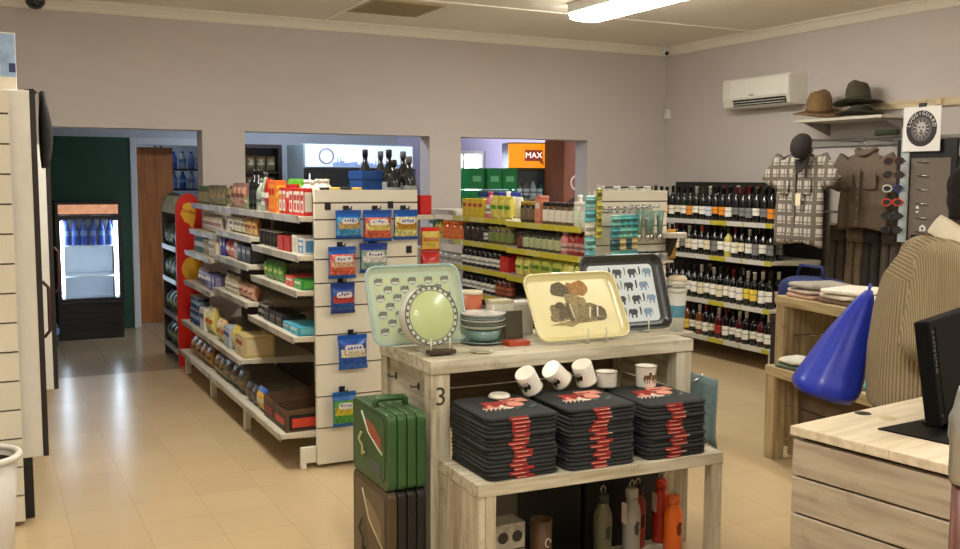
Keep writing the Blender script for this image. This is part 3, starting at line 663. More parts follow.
run([('bottle',8,(.036,.15,(90,34,24),(50,30,24),(180,80,50),1),'reddish brown sauce bottle')], **MW(3,5.25,6.24,'fourth shelf, near jar bay'))
run([('bottle',3,(.036,.16,(96,44,30),(60,34,28),(170,90,60),1),'reddish brown sauce bottle'), ('bottle',8,(.037,.165,(24,18,18),(24,20,18),(230,228,222),2),'dark sauce bottle with white label')], **MW(3,6.25,7.14,'fourth shelf, middle jar bay',.01))
FW = lambda z, t: dict(xf=3.44, z=z, y0=7.16, y1=7.88, where=t, group='goods on the jar gondola, '+t)
put('carton', (.07,.07,.11,(196,24,26),(206,34,32),(190,22,24)), 'small bright red carton at the upper right corner of the snack gondola', (2.226, 5.15, 1.3755))
run([('jar',3,(.06,.15,(226,110,40),(236,120,40),(230,124,60)),'orange tub'), ('bottle',2,(.03,.15,(200,190,60),(70,140,60),(214,206,90)),'yellow bottle with green cap'), ('carton',2,(.1,.1,.15,(50,110,120),(70,130,140),WH),'teal carton')], **FW(1.08,'second shelf, far jar bay'))
run([('can',5,(.045,.1,(200,200,196),(150,150,150)),'plain grey tin')], **FW(.86,'third shelf, far jar bay'))

# goods hanging on the middle gondola's end panel (face -y)
def strip(x, y, z0, n, dz, w, cols, name, label, cat, group=None):
    """a hanging clip strip with small packets down it"""
    o = thing(name, label, cat, (x, y, z0))
    part('strip', MB().box(-.008, .008, 0, .003, 0, n*dz+.03), M((220,220,214), .4), o)
    for i in range(n):
        c = cols[i % len(cols)]
        part('packet', cached(('cl', c, w, dz), lambda: pillow(w, .025, dz*.92, [M(c, .3, var=.1), M(tuple(min(255, int(x*1.15)+20) for x in c), .3, var=.4, scale=70), M(tuple(int(x*.7) for x in c), .3, var=.3, scale=70)], 'packet', 7, 9, 5)), None, o, loc=(0, -.027, .01+i*dz), rot=(0,0,R(90)))
    return o
strip(3.395, 5.16, 1.05, 5, .085, .085, [(90,170,190),(120,190,190),(214,214,190)], 'clip_strip', 'hanging strip of pale teal packets at the left edge of the jar gondola end', 'clip strip')
strip(3.445, 5.14, 1.2, 4, .08, .04, [(196,190,70),(150,146,50)], 'clip_strip', 'narrow yellow and black strip of sachets at the top left of jar gondola end', 'clip strip')
TEAL = [(60,140,150),(70,160,160),(110,180,170)]
for i in range(4):
    hook(g2, 3.515+.06*i-ORG.x, 0, 1.405, .14, CHROME)
    strip(3.515+.06*i, 5.06+.02*i, 1.055, 4, .075, .074, [TEAL[i % 3], (214,190,120), TEAL[(i+1) % 3]] if i % 2 else [TEAL[(i+2) % 3], (40,80,96), TEAL[i % 3]], 'hanging_packet_strip', 'teal blister packet strip on jar gondola end, %s from left' % ORD[i], 'packet strip', 'teal packet strips on the gondola end')
BG = M((120,150,138), .15, var=.1, coat=.4, name='bottle_green_plastic')
for i in range(4):
    x = 3.745+.047*i
    hook(g2, x-ORG.x, 0, 1.415, .1, CHROME)
    o = thing('cooking_ladle', 'grey-green hanging ladle on jar gondola end, %s from left' % ORD[i], 'ladle', (x, 5.115-.03*(i % 2), 1.185), 0, 'ladles hanging on the gondola end')
    part('handle', MB().tube([(0,0,.05), (0,0,.2)], [.017,.026], 10), BG, o)
    part('bowl', MB().ell((0,0,.028), (.024,.02,.028)), CHROME, o)
ps = thing('corner_shelf', 'small grey half-round shelf on a bracket at the right of the jar gondola end', 'shelf', (4.03, 5.19, 1.205))
half = [(.11*math.cos(R(a)), -.15*math.sin(R(a))) for a in range(0, 181, 12)]
part('board', MB().prism(half, (0,0,0), (1,0,0), (0,1,0), (0,0,.03)), M((200,196,184), .4, name='grey_shelf_board'), ps)
part('bracket', MB().prism([(0,0), (-.08,0), (0,-.13)], (-.02,-.01,0), (0,1,0), (0,0,1), (.04,0,0)), DARK, ps)
put('packet', (.12,.06,.2,(176,130,50),(190,146,66),(160,110,40),71), 'plain tan packet hanging at right edge of the jar gondola end', (4.112, 5.25, 1.05), R(90))
for i in range(4): put('jar', (.028,.06,(190,190,186),(40,38,38),(150,150,150)), 'small black capped shaker on jar gondola end tray, %s from left' % ORD[i], (3.765+.062*i, 5.1, 1.06), R(90), 'black capped shakers')
o = solid('display_ledge', MB().box(3.73, 4.0, 5.08, 5.199, 1.045, 1.059), SHELFM, 'narrow cream ledge under the black capped shakers', 'ledge', bevel=.003)
o = thing('cup_stack', 'tall stack of white and blue paper cups beside the black tray', 'cup stack', (4.02, 5.06, .6))
cp = MB().lathe([(.045,0), (.06,.25)], 16).lathe([(.062,.25), (.064,.27), (.06,.28)], 16).lathe([(.0625,.3), (.064,.32), (.06,.33)], 16)
part('cups', cp, M((222,226,222), .5, var=.03, name='paper_cup'), o)
part('printed_band', MB().lathe([(.0505,.09), (.0555,.17)], 16, cap=False), M((96,160,190), .5, name='cup_blue_band'), o)
part('lid', MB().lathe([(.064,.331), (.06,.345), (.05,.36)], 16), M((226,214,190), .5, name='cup_cream_lid'), o)
solid('display_ledge', MB().box(3.93, 4.1, 4.98, 5.199, .58, .599), SHELFM, 'cream ledge under the paper cup stack, low on the gondola end', 'ledge', bevel=.003)
for i in range(7):
    put('jar', (.03,.07,(196,196,190),(60,58,56) if i % 2 else (210,208,200),(170,170,166)), 'small glass jar on top of jar gondola end panel, %s from left' % ORD[i], (3.62+.062*i, 5.34, 1.4655), R(90), 'jars on the end panel top')
solid('display_ledge', MB().box(3.58, 4.06, 5.25, 5.42, 1.45, 1.465), SHELFM, 'cream ledge carrying small jars behind the jar gondola end panel', 'ledge')

# ------------------------------------------------------------------ wine shelving along the right wall
ORG = Vector((6.0, 6.0, 0))
wsf = thing('wine_shelving', 'dark backed wall shelving full of wine bottles along the right wall', 'shelving', ORG)
part('back_panel', shift(MB().box(6.27, 6.29, 6.0, 7.96, .1, 1.56), ORG), M((30,26,26), .8, name='black_back_board'), wsf)
WZ = [1.225, .915, .52, .19]
for z in WZ:
    shelf(wsf, 5.72-ORG.x, 6.27-ORG.x, 6.0-ORG.y, 6.96-ORG.y, z, RAIL_W)
    shelf(wsf, 5.72-ORG.x, 6.27-ORG.x, 6.97-ORG.y, 7.95-ORG.y, z, RAIL_W)
part('end_frame', shift(MB().box(5.76, 5.8, 6.01, 6.05, 0, .16).box(5.8, 6.27, 6.015, 6.045, .04, .08), ORG), WHITE, wsf, bevel=.004)
part('end_frame', shift(MB().box(5.76, 5.8, 7.9, 7.94, 0, .16).box(5.8, 6.27, 7.905, 7.935, .04, .08), ORG), WHITE, wsf, bevel=.004)
GLS = {'black': (16,14,16), 'green': (24,34,22), 'pale': (190,180,90), 'amber': (110,54,20), 'red': (70,14,20)}
def mk_wine(kind, lab, capc, hgt=.3, lo=.05, hi=.15):
    def f():
        r = .0375
        prof = [(r*.9,0), (r,.006), (r,hgt*.6), (r*.9,hgt*.67), (r*.5,hgt*.74), (r*.37,hgt*.8), (r*.36,hgt*.965), (r*.42,hgt*.97), (r*.42,hgt)]
        c = GLS[kind]
        a = MB().lathe(prof, 12, c=(r,0,0)).mesh('wine_bottle', M(c, .12, var=.02, coat=.5))
        k = MB().lathe([(r*.4,hgt*.8), (r*.4,hgt*.968), (r*.45,hgt*.969), (r*.45,hgt*1.004)], 12, c=(r,0,0)).mesh('capsule', M(capc, .35, .2, var=.04))
        ch = [('capsule', k)]
        if lab:
            arc = MB(); n = 9; rr = r*1.015; vs = []; fs = []
            for zz in (lo, lo+(hi-lo)*.5, lo+(hi-lo)*.62, hi):
                for i in range(n):
                    a_ = PI - R(78) + R(156)*i/(n-1); vs.append((r+rr*math.cos(a_), rr*math.sin(a_), zz))
            arc.add(vs, [(i+1+j*n, i+j*n, n+i+j*n, n+i+1+j*n) for j in (0,) for i in range(n-1)], 0, True)
            arc.add(vs, [(i+1+j*n, i+j*n, n+i+j*n, n+i+1+j*n) for j in (1,) for i in range(n-1)], 1, True)
            arc.add(vs, [(i+1+j*n, i+j*n, n+i+j*n, n+i+1+j*n) for j in (2,) for i in range(n-1)], 0, True)
            ch.append(('label', arc.mesh('label', [M(lab, .6, var=.05, scale=70), M(tuple(int(x*.72) for x in lab), .6, var=.3, scale=120)])))
        return [a, ch]
    return cached(('wine', kind, lab, capc, hgt, lo, hi), f)
LAB = {'white': (232,228,216), 'cream': (222,210,176), 'orange': (226,140,30), 'grey': (120,120,120), 'yellow': (226,196,70), 'blue-white': (190,204,224), 'red': (170,40,36)}
CAP = {'black': (26,24,26), 'red': (120,24,26), 'white': (220,216,206), 'orange': (214,90,40), 'green': (50,70,40)}
# per shelf, near end first: (glass, label, capsule)
WROWS = [
 'black/orange/black black/grey/black black/white/green black/grey/red black/grey/red black/grey/red black/white/black black/orange/black black/orange/black black/blue-white/white black/white/green black/white/white black/orange/black green/white/black black/cream/black black/white/black',
 'green/grey/black black/white/black black/grey/black black/white/white black/cream/black black/white/red pale/white/green black/white/black black/grey/black black/cream/black black/white/orange black/white/black green/cream/white black/grey/black black/cream/red black/white/black',
 'black/white/black black/white/white black/yellow/white green/yellow/white black/white/black black/white/red green/white/black black/cream/green green/white/white black/white/black black/cream/white black/white/black green/white/black black/cream/black black/white/black black/grey/black',
 'black/white/white red/white/black black/white/black black/white/white red/white/white black/white/black black/white/red red/red/white black/cream/black black/white/red amber/cream/white black/white/black amber/yellow/red amber/cream/black red/orange/black amber/orange/black']
SN = ['top','second','third','bottom']
for k, rowtxt in enumerate(WROWS):
    y = 6.035
    toks = rowtxt.split(); toks = toks + toks[:4]
    for i, tk in enumerate(toks):
        gl_, lb, cp_ = tk.split('/')
        hh = (.3, .262, .3, .278)[k] - (0, .012, .006)[(i*7+k) % 3]
        wv = mk_wine(gl_, LAB[lb], CAP[cp_], hh, .04+.01*((i+k) % 3), .12+.012*((i*3+k) % 3))
        o = link('wine_bottle', wv[0], None, (5.735+random.uniform(0,.012), y+.0375, WZ[k]+.0005))
        tag(o, '%s wine bottle, %s label, %s from near end, front row, %s wine shelf' % ({'black':'dark','pale':'pale yellow'}.get(gl_, gl_), lb, ORD[i], SN[k]), 'wine bottle', 'wine bottles on the %s shelf' % SN[k])
        for n, m in wv[1]: link(n, m, o)
        y += .0865
    y = 6.06
    for i in range(11):
        lb = ['white','grey','cream','white','orange'][(i*3+k) % 5]; cp_ = ['black','red','white','black','green'][(i*2+k) % 5]
        wv = mk_wine('black', LAB[lb], CAP[cp_], (.305, .26, .3, .276)[k], .05, .14)
        o = link('wine_bottle', wv[0], None, (5.86, y+.0375, WZ[k]+.0005))
        tag(o, 'dark wine bottle with %s cap, %s from near end, second row, %s wine shelf' % (cp_, ORD[i], SN[k]), 'wine bottle', 'wine bottles on the %s shelf' % SN[k])
        for n, m in wv[1]: link(n, m, o)
        y += .0865

# ------------------------------------------------------------------ back room
def glass_fridge(name, label, x, y, w, d, h, zb, header_h, body, inner, header_fn, doors=1, led=8, side=None):
    """upright glass door fridge facing -y; x,y = centre of the front, zb = top of the plinth"""
    t = thing(name, label, 'fridge', (x, y, 0))
    b = MB().box(-w/2, w/2, .06, d, 0, zb)                             # plinth
    b.box(-w/2, -w/2+.04, .06, d, zb, h).box(w/2-.04, w/2, .06, d, zb, h).box(-w/2+.04, w/2-.04, d-.04, d, zb, h)
    b.box(-w/2+.04, w/2-.04, .06, d-.04, h-header_h, h)
    part('cabinet', b, side or body, t, bevel=.006)
    gr = MB()
    for k in range(5): gr.box(-w/2+.03, w/2-.03, .045, .059, .05+k*(zb-.08)/5, .05+(k+.6)*(zb-.08)/5)
    part('grille', gr, body, t)
    part('liner', MB().box(-w/2+.041, w/2-.041, d-.06, d-.041, zb+.001, h-header_h-.001).box(-w/2+.041, w/2-.041, .08, d-.061, zb+.001, zb+.015), M(inner, .5, var=.03), t)
    header_fn(t, w, h, header_h)
    dw = w/doors
    for q in range(doors):
        x0 = -w/2+q*dw
        fr = MB().box(x0, x0+.04, .0, .05, zb+.01, h-header_h-.005).box(x0+dw-.04, x0+dw, 0, .05, zb+.01, h-header_h-.005).box(x0+.04, x0+dw-.04, 0, .05, zb+.01, zb+.05).box(x0+.04, x0+dw-.04, 0, .05, h-header_h-.04, h-header_h-.005)
        dr = part('door', fr, body, t)
        part('pane', MB().box(x0+.04, x0+dw-.04, .02, .026, zb+.05, h-header_h-.04), GLASS, dr)
        part('handle', MB().box(x0+dw-.03, x0+dw-.012, -.03, -.0005, zb+(h-header_h-zb)*.4, zb+(h-header_h-zb)*.65), BLACK, dr, bevel=.003)
    for s in (-1, 1):
        part('light_strip', MB().box(s*(w/2-.058)-.012, s*(w/2-.058)+.012, .065, .085, zb+.06, h-header_h-.06), M((228,238,255), .4, var=0, emit=led, name='led_strip'), t)
    return t
def hdr_picture(t, w, h, hh):
    part('sign', MB().box(-w/2+.03, w/2-.03, .04, .0595, h-hh+.01, h-.03), M((170,120,90), .4, var=.6, scale=16, emit=.7, name='fridge_photo_sign'), t)
wfz = glass_fridge('display_fridge', 'black lit fridge with blue water bottles in front of the green wall', .93, 10.12, .6, .58, 1.345, .36, .13, BLACK, (206,216,226), hdr_picture, led=14)
for z in (.92, .62):
    part('shelf', MB().box(-.25, .25, .1, .5, z-.012, z), M((214,220,226), .3, .4, name='fridge_wire_shelf'), wfz)
BLUEW = M((60,90,190), .12, var=.1, coat=.4, name='blue_water_bottle')
def water(label, loc, r=.036, h=.26, m=None, group=None):
    t = solid('water_bottle', MB().lathe([(r*.9,0), (r,.01), (r*.93,h*.3), (r,h*.34), (r,h*.6), (r*.5,h*.82), (r*.38,h*.86), (r*.38,h*.9)], 14), m or BLUEW, label, 'water bottle', loc, group=group)
    part('cap', MB().lathe([(r*.42,h*.895), (r*.42,h)], 12), M((40,60,150), .4), t)
    part('label', MB().lathe([(r*1.015,h*.36), (r*1.015,h*.56)], 14, cap=False), M((120,150,214), .5, var=.3, scale=40), t)
    return t
for i in range(6): water('blue water bottle in the lit fridge, %s from left' % ORD[i], (.93-.2+.08*i, 10.24, .9205), .038, .25, None, 'water bottles in the fridge')
wj = M((60,100,90), .15, var=.1, coat=.4, name='green_jug')
water('large green water jug on the floor left of the black fridge', (.545, 9.95, 0), .075, .3, wj)
# shelves of bottled water in the store room behind the door frame
sr = thing('storage_rack', 'dark rack of bottled water in the store room behind the brown door', 'rack', (2.15, 11.9, 0))
for z in (.6, 1.1, 1.45, 1.68): part('shelf', MB().box(-.3, .5, -.2, .25, z-.02, z), DARK, sr)
for xx in (-.29, .47):
    for yy in (-.19, .23): part('post', MB().box(xx, xx+.02, yy, yy+.02, 0, 2.0), DARK, sr)
for r_, z in enumerate((1.1, 1.45, 1.68)):
    for i in range(6): water('water bottle in store room rack, %s from left, %s shelf' % (ORD[i], ['lower','middle','upper'][r_]), (1.92+.1*i, 11.8, z+.0005), .042, .2 if r_ else .25, M([(70,110,190),(190,200,210),(120,150,200)][(i+r_) % 3], .15, var=.2), 'bottles in the store room rack')
# wall cabinet with dark frame in hatch
dc = thing('display_cabinet', 'dark framed wall cabinet with brown packets seen through the middle hatch', 'cabinet', (2.74, YW, 1.38))
part('frame', MB().box(-.22, -.18, -.2, 0, 0, .56).box(.18, .22, -.2, 0, 0, .56).box(-.18, .18, -.2, 0, 0, .04).box(-.18, .18, -.2, 0, .52, .56).box(-.18, .18, -.02, 0, .04, .52), M((50,34,26), .4, name='dark_cabinet_wood'), dc)
part('shelf', MB().box(-.18, .18, -.18, -.02, .25, .265), M((90,70,50), .5), dc)
part('pane', MB().box(-.179, .179, -.196, -.192, .041, .519), GLASS, dc)
for r_, z in enumerate((1.421, 1.646)):
    for i in range(3): put('packet', (.1,.08,.17,(120,86,50),(150,120,80),(200,180,140),81+i), 'brown packet in wall cabinet, %s from left, %s shelf' % (ORD[i], ['lower','upper'][r_]), (2.63+.11*i, YW-.16, z), R(90), 'packets in the wall cabinet')
# wide fridge with the lit city skyline header
def hdr_sky(t, w, h, hh):
    part('sign', MB().box(-w/2+.02, w/2-.02, .03, .0595, h-hh+.01, h-.01), M((190,202,228), .3, var=.06, scale=3, emit=.62, name='lit_sky_sign'), t)
    sk = MB(); rnd = random.Random(3); x = -w/2+.3
    while x < w/2-.08:
        wd = rnd.uniform(.02,.06); hg = rnd.uniform(.015,.05)
        sk.box(x, x+wd, .027, .0295, h-hh+.012, h-hh+.02+hg)
        if rnd.random() < .35: sk.prism([(-.008,0), (.008,0), (0,.06)], (x+wd/2, .027, h-hh+.02+hg), (1,0,0), (0,0,1), (0,.002,0))
        x += wd
    part('printed_skyline', sk, M((120,146,190), .4, var=.2, emit=.35, name='skyline_print'), t)
    ring = [(-w/2+.23+.075*math.cos(2*PI*k/24), .026, h-hh/2+.075*math.sin(2*PI*k/24)) for k in range(24)]
    part('printed_emblem', MB().tube(ring, .009, 6, closed=True), M((130,130,150), .4, emit=.2, name='emblem_ring'), t)
cf = glass_fridge('display_fridge', 'wide fridge with a lit white skyline sign and round emblem, through the middle hatch', 3.52, 9.6, 1.2, .65, 1.925, .3, .24, BLACK, (110,120,130), hdr_sky, 2, 2, M((150,166,170), .45, var=.03, name='fridge_grey_side'))
for z in (1.32, 1.0, .7):
    part('shelf', MB().box(-.55, .55, .1, .55, z-.012, z), M((90,96,100), .3, .4, name='fridge_dark_shelf'), cf)
    if z > .9:
        for i in range(10): put('can', (.032,.12,[(200,200,196),(40,40,44),(190,40,40),(214,190,80)][i % 4],(226,226,220)), 'drink can in skyline fridge, %s from left, %s shelf' % (ORD[i], 'top' if z > 1.2 else 'lower'), (3.06+.1*i, 9.72, z+.0005), R(90), 'cans in the skyline fridge')
# yellow headed fridge
def hdr_yellow(t, w, h, hh):
    pr = [(-w/2,.03), (-w/2+.05,-.02), (-w/4,-.05), (0,-.06), (w/4,-.05), (w/2-.05,-.02), (w/2,.03), (w/2,.0595), (-w/2,.0595)]
    part('sign', MB().prism(pr, (0,0,h-hh+.005), (1,0,0), (0,1,0), (0,0,hh-.02)), M((226,140,24), .3, var=.3, scale=4, emit=.55, name='lit_yellow_sign'), t)
    part('printed_emblem', MB().box(-.1, .1, -.066, -.061, h-hh*.72, h-hh*.3).prism([(.06,0), (.11,0), (.11,-.05)], (0,-.066,h-hh*.72), (1,0,0), (0,0,1), (0,.005,0)), M((150,60,40), .4, emit=.3, name='sign_dark_patch'), t)
    part('lettering', text_mesh('MAX', .09, M((250,240,230), .4, var=0, emit=.8)), None, t, loc=(0, -.068, h-hh*.51), rot=(PI/2, 0, 0))
DG = M((20,34,32), .4, name='dark_green_fridge')
yf = glass_fridge('display_fridge', 'dark green fridge with a lit yellow curved sign, through the right hatch', 5.55, 9.6, .54, .55, 1.99, .3, .29, DG, (60,80,80), hdr_yellow, 1, 3); yf.rotation_euler.z = R(-20)
for z in (1.36, 1.08, .8): part('shelf', MB().box(-.21, .21, .1, .45, z-.012, z), CHROME, yf)
for r_, z in enumerate((1.36, 1.08)):
    for i in range(5): put('bottle', (.035,.22,[(200,200,196),(30,60,40),(90,90,80)][i % 3],(30,30,30),(226,226,220)), 'bottle in yellow signed fridge, %s from left, %s shelf' % (ORD[i], ['upper','lower'][r_]), (5.55+.068+.94*(-.17+.075*i)-.006, 9.79-.342*(-.17+.075*i), z+.0005), R(70), 'bottles in the yellow signed fridge')
# brown vending fridge side with a big white letter
bv = thing('vending_machine', 'brown drinks machine with a big white C on it, right of the yellow signed fridge', 'vending machine', (5.855, 9.0, 0))
part('cabinet', MB().box(-.27, .35, .0, .4, .05, 2.02), M((140,78,34), .5, var=.1, name='brown_machine_panel'), bv, bevel=.01)
part('top_trim', MB().box(-.275, .355, -.005, .405, 2.021, 2.06), BLACK, bv)
part('foot', MB().box(-.26, .34, .02, .38, 0, .0495), BLACK, bv)
part('printed_wave', MB().prism([(-.27,1.3), (.1,1.55), (.35,1.46), (.35,1.38), (.1,1.48), (-.27,1.2)], (0,-.0005,0), (1,0,0), (0,0,1), (0,-.0015,0)), M((60,28,16), .4, name='machine_dark_wave'), bv)
part('lettering', text_mesh('C', .25, M((220,206,196), .5)), None, bv, loc=(-.11, -.003, 1.53), rot=(PI/2, R(-18), 0))
# green crates stacked on a stand behind the right hatch
tb = thing('stock_table', 'plain grey table under the green crates behind the right hatch', 'table', (4.84, 9.33, 0))
part('top', MB().box(-.4, .4, -.16, .16, 1.2, 1.24), SHELFM, tb)
for sx in (-.38, .38):
    for sy in (-.13, .13): part('leg', MB().box(sx-.02, sx+.02, sy-.02, sy+.02, 0, 1.2), SHELFM, tb)
CG = M((20,130,60), .4, var=.05, name='green_crate_plastic')
for i, (cx, cz) in enumerate(((4.645,1.2405), (4.86,1.2405), (5.045,1.2405), (4.645,1.4715), (4.855,1.4715), (5.04,1.4715))):
    t = thing('crate', 'green plastic crate %s' % ['lower left behind the right hatch','lower middle behind the right hatch','lower right behind the right hatch','at upper left, apart from the other two','at upper middle behind the right hatch','at upper right, touching the yellow fridge'][i], 'crate', (cx, 9.33, cz), 0, 'green crates behind the right hatch')
    b = MB().box(-.105, .105, -.13, .13, 0, .01)
    b.box(-.105, .105, -.13, -.122, .01, .22).box(-.105, .105, .122, .13, .01, .22).box(-.105, -.097, -.122, .122, .01, .22).box(.097, .105, -.122, .122, .01, .22)
    b.box(-.108, .108, -.134, -.1305, .19, .222)
    for k in range(3): b.box(-.095, .095, -.1335, -.1305, .03+.05*k, .05+.05*k)
    part('body', b, CG, t); t.scale = (.82, 1, 1)
    part('printed_panel', MB().box(-.06, .06, -.1355, -.134, .08, .14), M((110,190,130), .5), t)

# ------------------------------------------------------------------ gift table in front (whitewashed pallet wood) with a lower step box
TX0, TX1, TY0, TY1, TZ = 1.474, 2.711, 3.292, 3.825, .9
ORG = Vector((2.09, 3.55, 0))
gt = thing('display_table', 'tall whitewashed wooden table holding upright trays and plates', 'table', ORG)
tp = MB()
for k in range(4):
    a = TY0 + (TY1-TY0)*k/4; tp.box(TX0, TX1, a+.0015, a+(TY1-TY0)/4-.0015, TZ-.052, TZ)
part('tabletop', shift(tp, ORG), PALLET_X, gt, bevel=.003)
for x in (TX0+.004, TX1-.084):
    for y in (TY0+.008, TY1-.073):
        part('leg', shift(MB().box(x, x+.08, y, y+.065, 0, TZ-.0525), ORG), PALLET_Z, gt, bevel=.004)
for k, (a, b) in enumerate(((.68,.845), (.5,.672), (.32,.492), (.1,.312))):
    part('side_board', shift(MB().box(TX0+.02, TX0+.045, TY0+.0735, TY1-.0735, a, b), ORG), PALLET_Y, gt, bevel=.003)
    part('side_board', shift(MB().box(TX1-.045, TX1-.02, TY0+.0735, TY1-.0735, a, b), ORG), PALLET_Y, gt, bevel=.003)
    if k < 2: part('back_board', shift(MB().box(TX0+.085, TX1-.085, TY1-.05, TY1-.025, a, b), ORG), wood_mat('dark_back_board_%d' % k, (120,104,80), (92,78,58), (50,40,30), 0), gt, bevel=.003)
for x in (1.75, 2.0, 2.42, 2.56):
    part('hook', shift(MB().tube([(x,TY1-.05,.79), (x,TY1-.09,.79), (x,TY1-.11,.81)], .004, 6).box(x-.012, x+.012, TY1-.054, TY1-.05, .77,.81), ORG), WHITE, gt)
for y in (3.45, 3.68):
    part('hook', shift(MB().tube([(TX0+.02,y,.775), (TX0-.012,y,.775), (TX0-.018,y,.784)], .003, 6).box(TX0+.016, TX0+.02, y-.006, y+.006, .762,.79), ORG), DARK, gt)
part('stencil', text_mesh('3', .1, M((60,54,40), .7, name='dark_stencil_ink')), None, gt, loc=Vector((1.518, TY0+.0075, .76))-ORG, rot=(PI/2,0,0))
ORG = Vector((2.03, 3.1, 0))
BX0, BX1, BY0, BY1, BZ = 1.492, 2.54, 2.921, 3.285, .53
gb = thing('step_table', 'lower wooden step table carrying three stacks of dark T-shirts', 'table', (2.03, 3.078, 0), R(-2.2))
tp = MB()
for k in range(3):
    a = BY0 + (BY1-BY0)*k/3; tp.box(BX0, BX1, a+.001, a+(BY1-BY0)/3-.001, BZ-.045, BZ)
part('tabletop', shift(tp, ORG), PALLET_X, gb, bevel=.003)
sd = MB()
for k in range(4):
    a = BY0+.005+(BY1-BY0-.01)*k/4; sd.box(BX0+.002, BX0+.03, a+.001, a+(BY1-BY0-.01)/4-.001, 0, BZ-.0455)
part('side_panel', shift(sd, ORG), PALLET_Z, gb, bevel=.002)
part('leg', shift(MB().box(BX0+.031, BX0+.07, BY0+.002, BY0+.05, 0, BZ-.0455), ORG), PALLET_Z, gb, bevel=.003)
for y in (BY0+.002, BY1-.05): part('leg', shift(MB().box(BX1-.052, BX1-.002, y, y+.048, 0, BZ-.0455), ORG), PALLET_Z, gb, bevel=.003)
part('lower_shelf', shift(MB().box(BX0+.031, BX1-.053, BY0+.051, BY1-.051, .07, .09), ORG), PALLET_X, gb, bevel=.003)

# soft folded cloth
def soft_slab(w, d, h, seed, amp=.004, n=7, corner=.03):
    mb = MB(); rings = []
    for t in (-1, -.7, 0, .7, 1):
        ins = (1-math.sqrt(max(0, 1-t*t)))*h*.5
        ring = []
        for x, y in rrect(w-2*ins, d-2*ins, corner, n):
            q = mnoise.noise(Vector((x*9, y*9, seed*3.1+t)))
            s_ = 1 + .02*q
            ring.append((x*s_, y*s_, h/2*(1+t) + amp*mnoise.noise(Vector((x*11, y*11, seed*1.7)))*(t+1)/2))
        rings.append(ring)
    return mb.loft(rings)
TEE = M((38,42,44), .85, var=.12, scale=60, name='charcoal_jersey')
RINK = M((152,42,40), .7, var=.15, scale=90, name='red_shirt_ink'); PINK_ = M((222,150,130), .7, var=.1, name='salmon_ink'); WINK = M((220,212,200), .7, name='white_ink'); TINK = M((84,110,110), .7, name='teal_ink')
SX = [1.677, 2.003, 2.333]; SW = [.29, .293, .283]
SNM = ['left', 'middle', 'right']
for q in range(3):
    n = [15, 15, 14][q]; hgt = .0148
    for i in range(n):
        dx, dy = random.uniform(-.004,.004), random.uniform(-.004,.004)
        top = i == n-1
        o = solid('folded_t_shirt', soft_slab(SW[q]-random.uniform(0,.008), .335, hgt*1.0, q*31+i, .0012), TEE,
            'charcoal folded T-shirt with red print, %s, %s stack of step table' % ('topmost' if top else ORD[n-1-i]+' from top', SNM[q]), 'T-shirt', (SX[q]+dx, (3.096, 3.083, 3.069)[q]+dy, BZ+.0005+hgt*1.02*i), (0,0,-.03+random.uniform(-.02,.02)), 'T-shirts on the step table')
        rnd = random.Random(q*50+i); p = MB(); cx = -.012+rnd.uniform(-.014,.014)
        f0 = -.1685
        hw_ = rnd.uniform(.026, .04)
        p.box(cx-hw_, cx+hw_, f0-.0012, f0+.004, hgt*.1, hgt*.9, 0)
        a = cx-hw_+rnd.uniform(.0,.014); b_ = a+rnd.uniform(.03,.055)
        p.box(a, b_, f0-.002, f0+.002, hgt*.3, hgt*.52, 1)
        if rnd.random() < .5: p.box(b_, b_+.012, f0-.0018, f0+.002, hgt*.34, hgt*.5, 2)
        if top:
            zt = hgt+.0009
            p.box(.015, .115, .03, .085, zt, zt+.0012, 1)
            for k in range(6): p.prism([(.03*math.cos(a)*(.6+.1*k), .03*math.sin(a)) for a in [j*.63 for j in range(10)]], (-.075+.024*k, -.03+.012*(k % 3), zt), (1,0,0), (0,1,0), (0,0,.0015+.0002*k), [0,1,0,2,0,1][k])
            for k in range(5): p.tube([(-.1+.018*k,-.065,zt+.001), (-.09+.018*k,-.05,zt+.002), (-.1+.02*k,-.035,zt+.001)], .003, 5, 2)
            for k in range(7): p.box(.02+.014*k, .029+.014*k, -.07+.012*(k % 4), -.05+.012*(k % 4), zt, zt+.0011, 3)
            p.prism([(.0,0), (.05,.006), (.06,.02), (.03,.014), (.0,.022)], (.02, .04, zt+.0012), (1,0,0), (0,1,0), (0,0,.0008), 0)
            p.box(-.07, .01, -.01, .06, zt, zt+.0011, 0)
        part('printed_design', p, [RINK, PINK_, WINK, TINK], o)
STOP = BZ+.0005+.0148*1.02*15+.002

